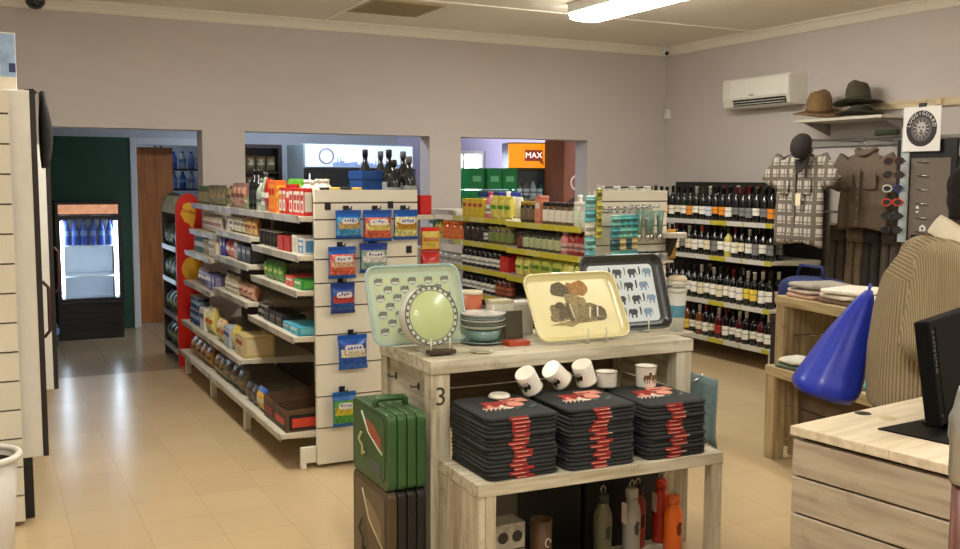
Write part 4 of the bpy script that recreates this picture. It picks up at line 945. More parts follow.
# enamel mugs resting on the T-shirt stacks
ENM = M((236,234,222), .2, var=.02, coat=.5, name='white_enamel_mug'); INK = M((44,42,36), .5, var=.2, name='dark_print_ink')
def mug(loc, rot, label, h=.085, r=.041, ink=INK, prn=True):
    t = thing('enamel_mug', label, 'mug', loc); t.rotation_euler = rot; t['group'] = 'enamel mugs on the T-shirt stacks'
    part('body', MB().lathe([(r*.94,0), (r,.006), (r,h-.004), (r*1.04,h), (r*.97,h-.001), (r*.93,h-.006), (r*.92,.006)], 24), ENM, t)
    part('rim', MB().tube([(r*1.03*math.cos(2*PI*k/24), r*1.03*math.sin(2*PI*k/24), h) for k in range(24)], .0022, 6, closed=True), M((150,150,140), .3, name='mug_rim'), t)
    part('handle', MB().tube([(r-.002,0,h*.8), (r+.02,0,h*.82), (r+.032,0,h*.62), (r+.026,0,h*.36), (r-.002,0,h*.24)], .0055, 8), ENM, t)
    if prn:
        p = MB(); rr = r+.0012
        def bit(a0, a1, z0, z1, m=0):
            n = 4; vs = []
            for j in range(n+1):
                a = a0+(a1-a0)*j/n
                vs += [(rr*math.cos(a), rr*math.sin(a), z0), (rr*math.cos(a), rr*math.sin(a), z1)]
            p.add(vs, [(2*j, 2*j+2, 2*j+3, 2*j+1) for j in range(n)], m, True)
        for a in (R(205), R(250)):
            bit(a-.35, a+.3, h*.42, h*.62); bit(a-.42, a-.3, h*.35, h*.55); bit(a+.1, a+.4, h*.55, h*.75)
            for k in range(3): bit(a-.3+.2*k, a-.22+.2*k, h*.22, h*.42)
        part('printed_animal', p, ink, t)
    return t
zt = BZ+.0005+.0148*1.02*15
def lean(d, roll=0):
    q_ = Vector(d).to_track_quat('Z', 'Y').to_matrix() @ Matrix.Rotation(roll, 3, 'Z')
    return q_.to_euler()
mug((1.822, 3.2, zt+.09), lean((.42,.15,-.62), R(40)), 'white mug with dark animal print lying tilted at left of mug row')
mug((1.94, 3.205, zt+.094), lean((.62,.12,-.55), R(30)), 'white mug with dark writing tilted over middle T-shirt stack, second from left')
mug((2.082, 3.205, zt+.102), lean((.3,.1,-.66), R(60)), 'white tilted mug with dark stripe, third from left, beside the orange toy')
mug((2.202, 3.205, zt+.001), (0,0,R(60)), 'plain short white mug standing upright, second from right', .06, .042, prn=False)
mug((2.385, 3.19, zt-.0135), (0,0,R(40)), 'white upright mug with brown band on the right T-shirt stack', .085, .042, M((110,80,50), .5, var=.3))
lidm = thing('enamel_saucer', 'white round enamel saucer lying on the left T-shirt stack', 'saucer', (1.715, 3.2, zt+.003))
part('body', MB().lathe([(.04,0), (.042,.004), (.04,.012), (.034,.016)], 24), ENM, lidm)
part('rim', MB().tube([(.0415*math.cos(2*PI*k/24), .0415*math.sin(2*PI*k/24), .004) for k in range(24)], .002, 6, closed=True), M((150,150,140), .3, name='mug_rim'), lidm)
tg = thing('toy_giraffe', 'slim orange spotted giraffe toy peeking up behind the row of white mugs', 'toy', (2.14, 3.27, .5335))
OTOY = M((222,130,40), .6, var=.3, scale=60, name='orange_toy')
part('body', fuse(MB().ell((0,0,.05), (.022,.012,.05)).ell((0,0,.285), (.022,.012,.02)).tube([(0,0,.06), (0,0,.28)], .01).tube([(-.012,0,.295), (-.02,0,.315)], .004).tube([(.012,0,.295), (.02,0,.315)], .004), .004, 3, OTOY, 'body'), None, tg)

# bottles and boxes under the step table
def flask(x, y, h, r, col, top, label, tagged=False, metal=.0):
    t = thing('drink_bottle', label, 'drink bottle', (x, y, .0905), 0, 'drink bottles under the step table')
    part('body', MB().lathe([(r*.92,0), (r,.006), (r*.96,h*.3), (r,h*.34), (r,h*.62), (r*.9,h*.7), (r*.62,h*.78), (r*.62,h*.82)], 20), M(col, .35, metal, var=.05, coat=.2), t)
    part('cap', MB().lathe([(r*.7,h*.825), (r*.7,h*.93), (r*.6,h*.95)], 18), M(top, .45, var=.03), t)
    part('carry_loop', MB().tube([(-.008,0,h*.95), (-.01,0,h*1.02), (0,0,h*1.06), (.01,0,h*1.02), (.008,0,h*.95)], .003, 6), M((190,186,178), .35, .6), t)
    part('printed_animal', MB().prism([(-.008,-.02), (.004,-.028), (.012,-.01), (.008,.01), (.014,.024), (.0,.03), (-.012,.012)], (0,-r*1.005,h*.42), (1,0,0), (0,0,1), (0,-.001,0)), M(tuple(int(c*.45) for c in col), .5), t)
    if tagged: part('price_tag', MB().box(-r-.012, -r-.01, -.03, .0, h*.5, h*.78), M((222,200,190), .6), t)
    return t
flask(2.125, 3.1, .285, .037, (92,92,70), (40,40,36), 'olive drink bottle, leftmost of the row under the step table')
flask(2.247, 3.08, .295, .036, (150,148,142), (170,168,160), 'grey drink bottle with silver loop under the step table', True)
flask(2.335, 3.16, .27, .034, (150,44,26), (60,30,24), 'dark red drink bottle behind the grey and orange ones')
flask(2.43, 3.05, .245, .038, (226,104,24), (226,110,34), 'bright orange drink bottle under the step table')
flask(2.455, 3.165, .275, .034, (196,54,26), (200,60,30), 'tall red-orange drink bottle with pale tag, rightmost', True)
px = thing('patterned_box', 'grey patterned box with black circles under left of step table', 'box', (1.7, 3.13, .0905))
part('body', MB().box(-.065, .065, -.05, .05, 0, .22), M((170,164,150), .6, var=.3, scale=50, name='grey_patterned_card'), px, bevel=.004)
pp = MB()
for cx_ in (-.03, .03):
    pp.prism([(cx_+.022*math.cos(a), .17+.022*math.sin(a)) for a in [j*.45 for j in range(14)]], (0,-.0505,0), (1,0,0), (0,0,1), (0,-.001,0))
    pp.prism([(cx_+.02*math.cos(a), .07+.025*math.sin(a)) for a in [j*.45 for j in range(14)]], (0,-.0505,0), (1,0,0), (0,0,1), (0,-.001,0))
pp.box(-.064, .064, -.0515, -.0505, .118, .124)
part('printed_circles', pp, INK, px)
bm_ = thing('tall_mug', 'tall brown mug with white ring emblem beside the patterned box', 'mug', (1.845, 3.1, .0905))
part('body', MB().lathe([(.036,0), (.038,.005), (.042,.21), (.038,.21), (.034,.02)], 22), M((92,66,40), .5, var=.1, name='brown_mug_glaze'), bm_)
part('printed_emblem', MB().tube([(.012*math.cos(a)+.006, -.0418+.0008*math.cos(a), .13+.016*math.sin(a)) for a in [j*.5 for j in range(11)]], .0022, 5), WHITE, bm_)
yb = thing('lidded_tub', 'pale yellow lidded tub on the shelf under the step table', 'tub', (1.965, 3.06, .0905))
part('body', MB().lathe([(.034,0), (.04,.05)], 18), M((190,180,130), .5), yb)
part('lid', MB().lathe([(.043,.0505), (.043,.062), (.03,.068)], 18), M((206,200,140), .5), yb)
kb = thing('shade_fill_box', 'added black box standing in for shade behind the drink bottles', 'box', (2.03, 3.44, 0))  # black box added so the space behind the bottles stays dark like shade
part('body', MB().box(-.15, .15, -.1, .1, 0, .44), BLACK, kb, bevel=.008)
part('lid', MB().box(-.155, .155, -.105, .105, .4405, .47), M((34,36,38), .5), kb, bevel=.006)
kb = thing('shade_fill_box', 'second added black box standing in for shade behind orange and red bottles', 'box', (2.39, 3.44, 0))  # another added box, its black hides the bright floor where shade belongs
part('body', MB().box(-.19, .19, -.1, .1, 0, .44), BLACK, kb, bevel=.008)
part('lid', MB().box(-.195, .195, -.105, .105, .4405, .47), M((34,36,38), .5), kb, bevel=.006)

# green and brown moulded cases hung and stood against the table's left side
def case(z, h, body, face, side, label, deco, handle):
    t = thing('moulded_case', label, 'case', (1.298, 3.475, z)); w = .385
    part('front_shell', MB().prism(rrect(w, h, .03, 4), (0, 0, h/2), (0,1,0), (0,0,1), (.036,0,0)), body, t, bevel=.006)
    part('core', MB().prism(rrect(w-.03, h-.03, .02, 4), (.0365, 0, h/2), (0,1,0), (0,0,1), (.118,0,0)), side, t)
    for i in range(3): part('rib', MB().prism(rrect(w, h, .03, 4), (.039+.039*i, 0, h/2), (0,1,0), (0,0,1), (.036,0,0)), side, t, bevel=.006)
    part('face_panel', MB().prism(rrect(w-.06, h-.05, .04, 4), (-.0005, 0, h/2), (0,1,0), (0,0,1), (-.003,0,0)), face, t, bevel=.001)
    part('printed_flash', MB().prism([(.03,h*.82), (-.06,h*.76), (-.13,h*.66), (-.13,h*.5), (-.05,h*.58), (.0,h*.64)], (-.004,0,0), (0,1,0), (0,0,1), (-.001,0,0)), deco[0], t)
    part('printed_outline', MB().tube([(-.0052,.07,h*.88), (-.0052,.0,h*.64), (-.0052,-.06,h*.56), (-.0052,-.145,h*.46)], .004, 6), deco[1], t)
    part('label_plate', MB().box(-.0055, -.004, -.13, -.03, h*.14, h*.32), deco[2], t)
    part('cord', MB().tube([(-.012,.06,h*.6), (-.016,.08,h*.5), (-.012,.05,h*.42), (-.02,.03,h*.34), (-.012,.06,h*.28), (-.016,.02,h*.36)], .005, 6), deco[3], t)
    if handle: part('handle', MB().tube([(.012,-.03,h-.003), (.012,-.03,h+.02), (.022,-.03,h+.028), (.125,-.03,h+.028), (.135,-.03,h+.02), (.135,-.03,h-.003)], .013, 8), body, t)
    return t
GCASE = M((50,88,46), .42, var=.06, coat=.15, name='green_moulded_plastic'); KCASE = M((30,28,26), .45, var=.06, name='black_moulded_plastic')
gd = (M((166,88,56), .5, name='rust_print'), M((196,196,172), .5), M((70,86,92), .4, name='blue_grey_plate'), M((180,174,112), .7, name='straw_cord'))
bd = (M((140,122,92), .5, name='khaki_print'), M((180,166,134), .5), M((50,46,40), .5), M((60,52,40), .7))
case(.4235, .292, GCASE, M((54,94,50), .4, var=.05, name='green_case_face'), GCASE, 'green ribbed carry case with handle, on top of the dark one beside the gift table', gd, True)
case(.001, .422, M((80,66,44), .45, var=.08, name='brown_case_rim'), M((98,84,60), .45, var=.06, name='olive_brown_face'), KCASE, 'dark ribbed carry case with brown front, on the floor under the green one', bd, False)

# things on the gift table
def tray(name, label, x, y, w, h, lean, mat, inner, rim, pattern_fn, z=TZ+.001, depth=.028):
    t = thing(name, label, 'tray', (x, y, z)); t.rotation_euler = (-R(lean), 0, 0)
    def ring(w_, h_, r_, yy): return [(px_, yy, pz+h/2) for px_, pz in rrect(w_, h_, r_, 7)]
    b = MB().loft([ring(w-.05, h-.05, .03, 0), ring(w-.012, h-.012, .045, -depth*.8), ring(w, h, .05, -depth*.85), ring(w, h, .05, -depth), ring(w-.014, h-.014, .044, -depth)], caps='first')
    b.loft([ring(w-.0142, h-.0142, .044, -depth-.0003), ring(w-.05, h-.05, .03, -.006), ring(w-.06, h-.06, .025, -.005)], 1, caps='last')
    part('pan', b, [mat, inner], t)
    part('rim', MB().tube([(px_, -depth, pz+h/2) for px_, pz in rrect(w-.008, h-.008, .046, 7)], .005, 6, closed=True), rim, t)
    p, mats = pattern_fn(w, h); part('printed_pattern', p, mats, t)
    return t
def easel(x, y, gap, label, front=.055, dark=False):
    t = thing('wire_easel', label, 'easel', (x, y, TZ), 0)
    m = M((206,204,190), .35, .3, name='easel_wire')
    for s in (-1, 1):
        part('prong', MB().tube([(s*gap,.12,.003), (s*gap,-front,.003), (s*gap,-front,.065)], .0045, 6), m, t)
    part('cross_bar', MB().tube([(-gap,.12,.003), (gap,.12,.003)], .0035, 6), m, t)
    part('support', MB().tube([(0,.12,.003), (0,.14,.16)], .0035, 6), m, t)
    if dark: part('base', MB().box(-.055, .055, -front-.03, -front+.02, .0065, .022), M((64,50,36), .5, name='dark_base_block'), t, bevel=.003)
    return t
def pat_fowl(w, h):
    mb = MB(); rnd = random.Random(2); yy = -.0056
    cols = 9; rows = 7; dx = (w-.09)/cols; dz = (h-.09)/rows
    for r_ in range(rows):
        for c in range(cols):
            cx, cz = -(w-.09)/2+dx*(c+.5), .045+dz*(r_+.5)
            if (r_+c) % 2 == 0:
                mb.prism([(.019*math.cos(a), .016*math.sin(a)) for a in [j*.5 for j in range(13)]], (cx, yy, cz), (1,0,0), (0,0,1), (0,-.0006,0), 0)
                mb.prism([(-.015,-.003), (.015,-.003), (.012,-.012), (-.011,-.012)], (cx, yy-.0006, cz), (1,0,0), (0,0,1), (0,-.0005,0), 1)
                mb.prism([(.01,.008), (.016,.015), (.019,.011), (.016,.003)], (cx, yy-.0006, cz), (1,0,0), (0,0,1), (0,-.0005,0), 2)
            else:
                mb.box(cx-dx*.4, cx+dx*.4, yy-.0004, yy, cz-dz*.36, cz+dz*.36, 3)
    return mb, [M((118,122,112), .5, var=.3, scale=150), M((206,208,200), .5), M((70,70,76), .5), M((196,206,164), .5, var=.04)]
MINT = M((164,196,198), .3, var=.03, coat=.3, name='mint_melamine')
tray('serving_tray', 'mint green tray patterned with grey birds, leaning at the left', 1.588, 3.65, .425, .335, 21, MINT, M((186,204,180), .3, var=.03, coat=.3, name='mint_melamine_face'), MINT, pat_fowl)
def pat_elephant(w, h):
    yy = -.0056; mb = MB(); rnd = random.Random(5)
    def blob(cx, cz, rx, rz, m, n=14, j=.12, lay=0):
        mb.prism([(rx*math.cos(2*PI*k/n)*(1+rnd.uniform(-j, j)), rz*math.sin(2*PI*k/n)*(1+rnd.uniform(-j, j))) for k in range(n)], (cx, yy-.0004*lay, cz), (1,0,0), (0,0,1), (0,-.0004,0), m)
    B = h*.32
    mb.prism([(-.12,0), (-.04,.012), (.06,.014), (.13,.016), (.07,.004), (.0,.002), (-.03,-.012), (-.06,-.004)], (0, yy, B-.01), (1,0,0), (0,0,1), (0,-.0004,0), 3)
    blob(-.062, B+.035, .04, .034, 0, lay=1); blob(-.085, B+.05, .018, .02, 1, lay=2); blob(-.06, B+.066, .02, .014, 0, lay=2); blob(-.09, B+.018, .02, .016, 1, lay=2)
    blob(.02, B+.05, .03, .05, 0, lay=1); blob(.055, B+.035, .05, .035, 1, lay=2); blob(.095, B+.025, .03, .03, 0, lay=3); blob(.036, B+.078, .018, .018, 3, lay=3)
    for k in range(4): mb.prism([(0,0), (.006,0), (.018,.04), (.012,.042)], (.048+.016*k, yy-.0018, B+.012), (1,0,0), (0,0,1), (0,-.0004,0), 0 if k % 2 else 4)
    # elephant seen from the front: two ears, head, trunk, legs
    blob(-.045, B+.13, .036, .03, 0, lay=3); blob(.04, B+.132, .037, .031, 2, lay=3); blob(-.002, B+.118, .024, .04, 2, lay=4); blob(-.016, B+.112, .013, .03, 0, lay=5)
    mb.prism([(-.03,.11), (.028,.11), (.02,.07), (.013,.03), (.012,-.004), (-.006,-.006), (-.012,.04), (-.024,.07)], (-.002, yy-.0022, B), (1,0,0), (0,0,1), (0,-.0004,0), 3)
    mb.prism([(-.03,.075), (-.02,.075), (-.012,.0), (-.028,.0)], (-.004, yy-.0026, B), (1,0,0), (0,0,1), (0,-.0004,0), 0)
    mb.prism([(-.016,.07), (-.012,.07), (-.01,.02), (-.014,.02)], (-.004, yy-.003, B), (1,0,0), (0,0,1), (0,-.0004,0), 4)
    for k in range(12): blob(-.09+.018*k, B+.004+rnd.uniform(0,.01), .008, .005, 1 if k % 2 else 3, 8, lay=6)
    mb.v = [(x*1.2, y, (z-B-.05)*1.14+B+.05) for x, y, z in mb.v]
    return mb, [M((98,88,64), .6, var=.45, scale=110), M((132,120,86), .6, var=.45, scale=110), M((158,116,64), .6, var=.4, scale=80), M((150,134,92), .6, var=.35, scale=90), M((226,220,190), .6)]
LEMON = M((226,218,164), .3, var=.02, coat=.4, name='cream_melamine')
tray('serving_tray', 'cream tray with a painted elephant, standing at the front of the table', 2.24, 3.43, .46, .31, 31, LEMON, LEMON, LEMON, pat_elephant)
easel(2.27, 3.43, .045, 'white wire easel in front of the cream elephant tray')
def eleph(mb, cx, cz, s, yy, m, flip=1):
    pts = [(-.5,.1), (-.46,.3), (-.3,.42), (-.05,.42), (.1,.38), (.25,.45), (.42,.38), (.5,.2), (.52,-.05), (.58,-.2), (.5,-.22), (.44,-.05), (.38,.08), (.3,.02), (.26,-.12), (.26,-.4), (.1,-.4), (.1,-.14), (-.18,-.14), (-.18,-.4), (-.36,-.4), (-.38,-.1)]
    mb.prism([(flip*x*s, z*s) for x, z in (pts if flip > 0 else pts[::-1])], (cx, yy, cz), (1,0,0), (0,0,1), (0,-.0005,0), m)
def pat_black(w, h):
    mb = MB(); yy = -.0056; rnd = random.Random(9)
    mb.prism(rrect(w-.095, h-.085, .022, 5), (0, yy, h/2), (1,0,0), (0,0,1), (0,-.0004,0), 0)
    k = 0
    for r_ in range(4):
        for c in range(4):
            k += 1; cx, cz = -w/2+.11+c*.082+(r_ % 2)*.03-.015, .08+r_*.062
            eleph(mb, cx, cz, .05, yy-.0005, 1 if (r_*3+c) % 3 else 2, 1 if (r_+c) % 2 else -1)
            if c < 3: mb.prism([(-.003,-.02), (.003,-.02), (.006,0), (.003,.02), (-.004,.016)], (cx+.041, yy-.0005, cz+.012), (1,0,0), (0,0,1), (0,-.0005,0), 1 if k % 2 else 3)
    return mb, [M((206,218,224), .4, var=.02), M((44,50,56), .5), M((120,146,170), .5), M((150,160,120), .5)]
KT = M((36,44,42), .3, var=.05, coat=.3, name='dark_green_black_melamine')
tray('serving_tray', 'black rimmed white tray with small elephant pattern, leaning at the right', 2.575, 3.57, .45, .35, 19, M((196,204,200), .3, name='pale_tray_back'), KT, KT, pat_black)
easel(2.57, 3.56, .06, 'white wire easel holding the black rimmed elephant tray')
# deep round dish on its stand
pl = thing('enamel_dish', 'round deep dish with pale green base and patterned rim, on a stand', 'dish', (1.56, 3.45, .931)); pl.rotation_euler = (-R(12), 0, R(6))
PR = .118
def disc(prof, m): 
    mb = MB(); q = Matrix.Translation((0,0,PR)) @ Matrix.Rotation(PI/2, 4, 'X')
    return mb.lathe(prof, 40, m, mat4=q)
part('wall', disc([(PR*.97,-.055), (PR,-.05), (PR,0), (PR*.985,.004), (PR*.98,.0041)], 0), M((212,214,208), .25, var=.02, coat=.4, name='white_enamel_dish'), pl)
part('rim_band', disc([(PR*.979,.0036), (PR*.845,.0038)], 0), M((176,180,150), .35, name='olive_rim_band'), pl)
part('centre', disc([(PR*.85,.0042), (PR*.835,.0055), (.001,.0055)], 0), M((190,206,150), .3, var=.02, coat=.3, name='pale_green_enamel'), pl)
rm = MB()
for k in range(26):
    a = 2*PI*k/26; q = Matrix.Translation((0,-.0045,PR)) @ Matrix.Rotation(-a, 4, 'Y')
    for pts in ([(-.004,-.005), (.003,-.007), (.006,.002), (.001,.007), (-.005,.003)],):
        vs = [q @ Vector((PR*.915+x, 0, z)) for x, z in pts] + [q @ Vector((PR*.915+x, -.0006, z)) for x, z in pts]
        n = len(pts); rm.add(vs, [tuple(range(n)), tuple(range(n, 2*n))] + [(j, (j+1) % n, n+(j+1) % n, n+j) for j in range(n)], 0)
rm.tube([(PR*.985*math.cos(a), -.005, PR+PR*.985*math.sin(a)) for a in [2*PI*k/40 for k in range(40)]], .0025, 6, closed=True)
rm.tube([(PR*.845*math.cos(a), -.005, PR+PR*.845*math.sin(a)) for a in [2*PI*k/40 for k in range(40)]], .0018, 6, closed=True)
part('printed_rim', rm, M((92,100,78), .5, name='dark_olive_print'), pl)
easel(1.568, 3.47, .04, 'wire stand with dark wooden base under the round green dish', .06, True)
sdh = thing('saucer', 'small white ring dish lying flat at the table front edge', 'saucer', (1.735, 3.385, TZ+.0005))
part('body', MB().lathe([(.03,0), (.044,.006), (.045,.009), (.03,.004)], 24), M((216,212,186), .3, coat=.3, name='ivory_enamel'), sdh)
part('centre', MB().lathe([(.029,.0041), (.001,.0046)], 24, cap=False), M((150,150,124), .4), sdh)
# plates on a pot
pot = thing('pot', 'teal enamel pot under the stack of plates', 'pot', (1.85, 3.6, TZ+.0145))
part('body', MB().lathe([(.062,0), (.072,.01), (.076,.045), (.07,.045), (.066,.012)], 28), M((120,150,146), .3, var=.04, coat=.4, name='teal_enamel'), pot)
sau = solid('saucer', MB().lathe([(.06,0), (.1,.008), (.104,.013), (.096,.01), (.06,.005)], 32), M((130,156,150), .3, coat=.4, name='teal_enamel_plate'), 'wide teal plate lying flat under the teal pot', 'plate', (1.85, 3.6, TZ+.0005))
PLC = [(196,200,176), (150,160,140), (216,214,196), (190,200,196), (226,228,224)]
PLN = ['lowest', 'second from bottom', 'middle', 'second from top', 'topmost']
for i in range(5):
    t = solid('plate', MB().lathe([(.06,0), (.085,.004), (.093,.013), (.094,.0155), (.086,.011), (.055,.005)], 32), M(PLC[i], .25, coat=.4, var=.04), 'round enamel plate, %s of the stack on the teal pot' % PLN[i], 'plate', (1.85, 3.6, TZ+.061+.0125*i), group='plates on the teal pot')
    part('rim', MB().tube([(.0938*math.cos(2*PI*k/32), .0938*math.sin(2*PI*k/32), .0148) for k in range(32)], .0018, 6, closed=True), M((90,104,104) if i % 2 else (196,200,200), .4), t)
tc_ = thing('terracotta_pot', 'terracotta cup with white rim behind the plates', 'cup', (1.875, 3.755, TZ+.0005))
part('body', MB().lathe([(.036,0), (.045,.185), (.04,.185), (.034,.02)], 24), M((190,100,64), .5, var=.08, name='terracotta'), tc_)
part('rim', MB().lathe([(.0455,.1855), (.047,.2), (.043,.2), (.041,.1855)], 24), M((226,214,190), .4), tc_)
solid('greeting_card', MB().box(-.045, .045, -.004, .004, 0, .125), M((80,74,62), .5, var=.15, name='dark_grey_card'), 'dark grey card standing between plates and cream tray', 'card', (1.985, 3.58, TZ+.002), (-R(6),0,0), bevel=.001)
wb = thing('gift_box', 'white gift box standing behind the dark grey card', 'box', (1.97, 3.68, TZ+.0005))
part('body', MB().box(-.05, .05, -.035, .035, 0, .15), M((226,224,212), .5), wb, bevel=.003)
part('lid', MB().box(-.052, .052, -.037, .037, .1505, .165), M((196,190,164), .5), wb, bevel=.002)
wb = thing('gift_box', 'grey-white low gift box at the back between the pot and cream tray', 'box', (2.09, 3.74, TZ+.0005))
part('body', MB().box(-.06, .06, -.04, .04, 0, .13), M((190,188,184), .5), wb, bevel=.003)
part('lid', MB().box(-.062, .062, -.042, .042, .1305, .145), M((206,204,200), .5), wb, bevel=.002)
solid('notebook', MB().box(-.05, .05, -.035, .035, 0, .018).box(-.046, .051, -.031, .036, .004, .014, 1), [M((176,70,40), .5, name='rust_cover'), M((226,216,190), .6)], 'flat rust red notebook on table in front of dark card', 'notebook', (1.945, 3.49, TZ+.0005), bevel=.001)
# scarf hung at the right side of the table
sc_ = thing('scarf', 'grey-blue fringed scarf hanging at the right side of the gift table', 'scarf', (2.758, 3.3, .45))
rings = []
for j in range(9):
    z = .285*j/8; ring = []
    for k in range(24):
        a = 2*PI*k/24; yv = math.cos(a)*(.125-.02*j/8); xv = math.sin(a)*.014+.009*math.sin(yv*70+j*.3)
        ring.append((xv, yv, z))
    rings.append(ring)
SCM = M((124,148,152), .9, var=.12, scale=60, name='grey_blue_wool')
part('cloth', MB().loft(rings), SCM, sc_)
fr_ = MB()
for k in range(16): fr_.tube([(.006*math.sin(k), -.115+.0153*k, .002), (.006*math.sin(k+1), -.115+.0153*k, -.045)], .0035, 5)
part('fringe', fr_, SCM, sc_)
part('hook', MB().tube([(-.039,0,.262), (0,0,.275), (.012,0,.29)], .005, 6), CHROME, sc_)

# ------------------------------------------------------------------ clothes tables at the right
RZ = R(-8)
def world(o, lx, ly): return (o[0]+lx*math.cos(RZ)-ly*math.sin(RZ), o[1]+lx*math.sin(RZ)+ly*math.cos(RZ))
PZ2 = wood_mat('worn_pine_legs', (186,166,126), (150,128,92), (80,64,44), 2, stain_amt=.6); PY2 = wood_mat('worn_pine_boards', (196,176,136), (160,138,100), (84,68,46), 1, stain_amt=.6)
UA, LA = (4.25, 4.42), (3.95, 4.17)
def side_table(name, label, A, w, L, z, hooks):
    t = thing(name, label, 'table', (*A, 0), RZ)
    tp = MB(); n = 3
    for k in range(n): tp.box(w*k/n+.001, w*(k+1)/n-.001, -L, 0, z-.055, z)
    part('tabletop', tp, PY2, t, bevel=.003)
    for y in (-.085, -L+.005):
        part('leg', MB().box(.005, .085, y, y+.08, 0, z-.0555), PZ2, t, bevel=.004)
        part('leg', MB().box(w-.075, w-.005, y, y+.08, 0, z-.0555), PZ2, t, bevel=.004)
    for k, (a, b) in enumerate(((z-.24, z-.07), (z-.42, z-.25), (.06, max(.1, z-.44)))):
        part('back_board', MB().box(w-.07, w-.045, -L+.09, -.09, a, b), M((92,74,54), .8, var=.2, scale=12, name='dark_backing_board'), t, bevel=.003)
        part('side_board', MB().box(.09, w-.08, -.05, -.025, a, b), PZ2, t, bevel=.003)
    if hooks:
        for y in (-.3, -.42, -.7):
            for zz in (z-.14, z-.32): part('hook', MB().tube([(w-.07,y,zz), (w-.13,y,zz), (w-.14,y,zz+.02)], .005, 6).box(w-.075, w-.0705, y-.012, y+.012, zz-.02, zz+.02), WHITE, t)
    return t
side_table('display_table', 'tall worn wooden table stacked with pale folded clothes below the hanging shirts', UA, .5, 1.25, .89, True)
side_table('step_table', 'low worn wooden table with folded clothes, in front of the tall one at right', LA, .24, 1.1, .535, False)
def cloth(A, lx, ly, z, w, d, h, col, label, seed, rz=0, amp=.012):
    x, y = world(A, lx, ly)
    return solid('folded_garment', soft_slab(w, d, h, seed, amp, 7, .05), M(col, .9, var=.12, scale=26), label, 'folded clothes', (x, y, z), (0, 0, RZ+rz), 'folded clothes on the right tables')
WHC, GRC = (232,226,214), (150,146,138)
cloth(UA, .2, -.16, .891, .34, .26, .022, (196,160,140), 'pinkish patterned folded shirt, lowest at the far end of tall clothes table', 1, .05)
cloth(UA, .2, -.16, .921, .33, .25, .022, (214,196,182), 'cream folded shirt second in the far pile on tall clothes table', 2, -.06)
cloth(UA, .2, -.17, .952, .33, .26, .022, (160,156,146), 'grey folded shirt on top of the far pile on tall clothes table', 3, .04, .02)
cloth(UA, .21, -.46, .891, .34, .28, .02, (120,96,80), 'brown folded shirt lowest of the second pile on tall clothes table', 4, .05)
cloth(UA, .21, -.46, .919, .34, .28, .022, (222,214,200), 'ivory folded shirt in the middle of the second pile on tall clothes table', 5, -.05)
cloth(UA, .21, -.47, .949, .35, .29, .026, WHC, 'bright white folded shirt on top of the second pile', 6, .25, .02)
cloth(UA, .2, -.79, .891, .34, .28, .022, (180,180,178), 'pale grey folded shirt lowest of the near pile by the man', 7, .0)
cloth(UA, .2, -.79, .921, .36, .3, .028, (236,232,222), 'big white folded shirt on the near pile beside the blue bag', 8, .2, .022)
cloth(UA, .34, -1.08, .891, .2, .2, .05, (120,150,170), 'light blue folded garment at the back of the tall clothes table near the man', 9, .1)
cloth(LA, .12, -.14, .536, .2, .22, .022, (96,110,90), 'grey green folded shirt at far end of the low clothes table', 10, .15)
cloth(LA, .12, -.15, .566, .19, .2, .02, (206,204,190), 'white and grey folded shirt on top at far end of the low clothes table', 11, -.1, .02)
cloth(LA, .12, -.4, .536, .2, .24, .024, (150,120,90), 'tan folded shirt lowest in the middle of low clothes table', 12, .1)
cloth(LA, .12, -.41, .568, .2, .25, .03, (214,206,192), 'cream folded shirt on the tan one, low clothes table', 13, .3, .022)
cloth(LA, .12, -.66, .536, .19, .2, .026, (90,150,150), 'teal folded shirt on the low clothes table', 14, .1)
cloth(LA, .05, -.28, .5365, .05, .08, .016, (220,80,50), 'small orange red folded cloth at the front edge of low clothes table', 15, .1, .004)
# navy sports bag and things on the far side of the table
bx, by = world(UA, .42, -.15)
nb = thing('duffel_bag', 'navy blue bag with white stripes behind the folded clothes', 'bag', (5.15, 4.97, .6185))
st2 = thing('low_stand', 'dark low stand behind the clothes table carrying bags', 'stand', (5.18, 4.45, 0))
part('top', MB().box(-.2, .2, -.75, .78, .58, .618), DARK, st2, bevel=.004)
for sx in (-.19, .14):
    for sy in (-.7, .72): part('leg', MB().box(sx, sx+.05, sy, sy+.05, 0, .5795), DARK, st2)
NAVY = M((28,44,96), .7, var=.1, scale=30, name='navy_nylon')
rings = []
for j in range(11):
    t_ = j/10; yv = -.26+.52*t_; k_ = .75+.25*math.sin(PI*t_)**.5
    rings.append([(.13*k_*math.copysign(abs(math.cos(a))**.7, math.cos(a))*(1+.03*math.sin(9*t_+a*3)), yv, .15+.15*k_*math.copysign(abs(math.sin(a))**.7, math.sin(a))) for a in [2*PI*k/20 for k in range(20)]])
part('body', MB().loft(rings), NAVY, nb)
part('printed_stripe', MB().tube([(-.128,-.2,.26), (-.139,-.1,.2), (-.141,0,.25), (-.139,.1,.2)], .007, 6), M((206,206,206), .6), nb)
part('handle', MB().tube([(-.05,-.12,.3), (-.05,-.1,.37), (-.05,.1,.37), (-.05,.12,.3)], .012, 8), NAVY, nb)
rb = thing('cap', 'bright red folded cap beside the navy bag behind the clothes', 'cap', (5.12, 4.55, .6185))
part('crown', MB().ell((0,0,.19), (.085,.095,.075)).box(-.05,.05,-.05,.05,0,.16), M((196,34,28), .8, var=.08, name='red_cotton'), rb)
part('peak', MB().prism([(.09*math.cos(R(a))-.02, .1*math.sin(R(a))) for a in range(90, 271, 15)], (-.06,0,.13), (1,0,0), (0,1,0), (0,0,.008)), M((170,28,24), .8), rb)
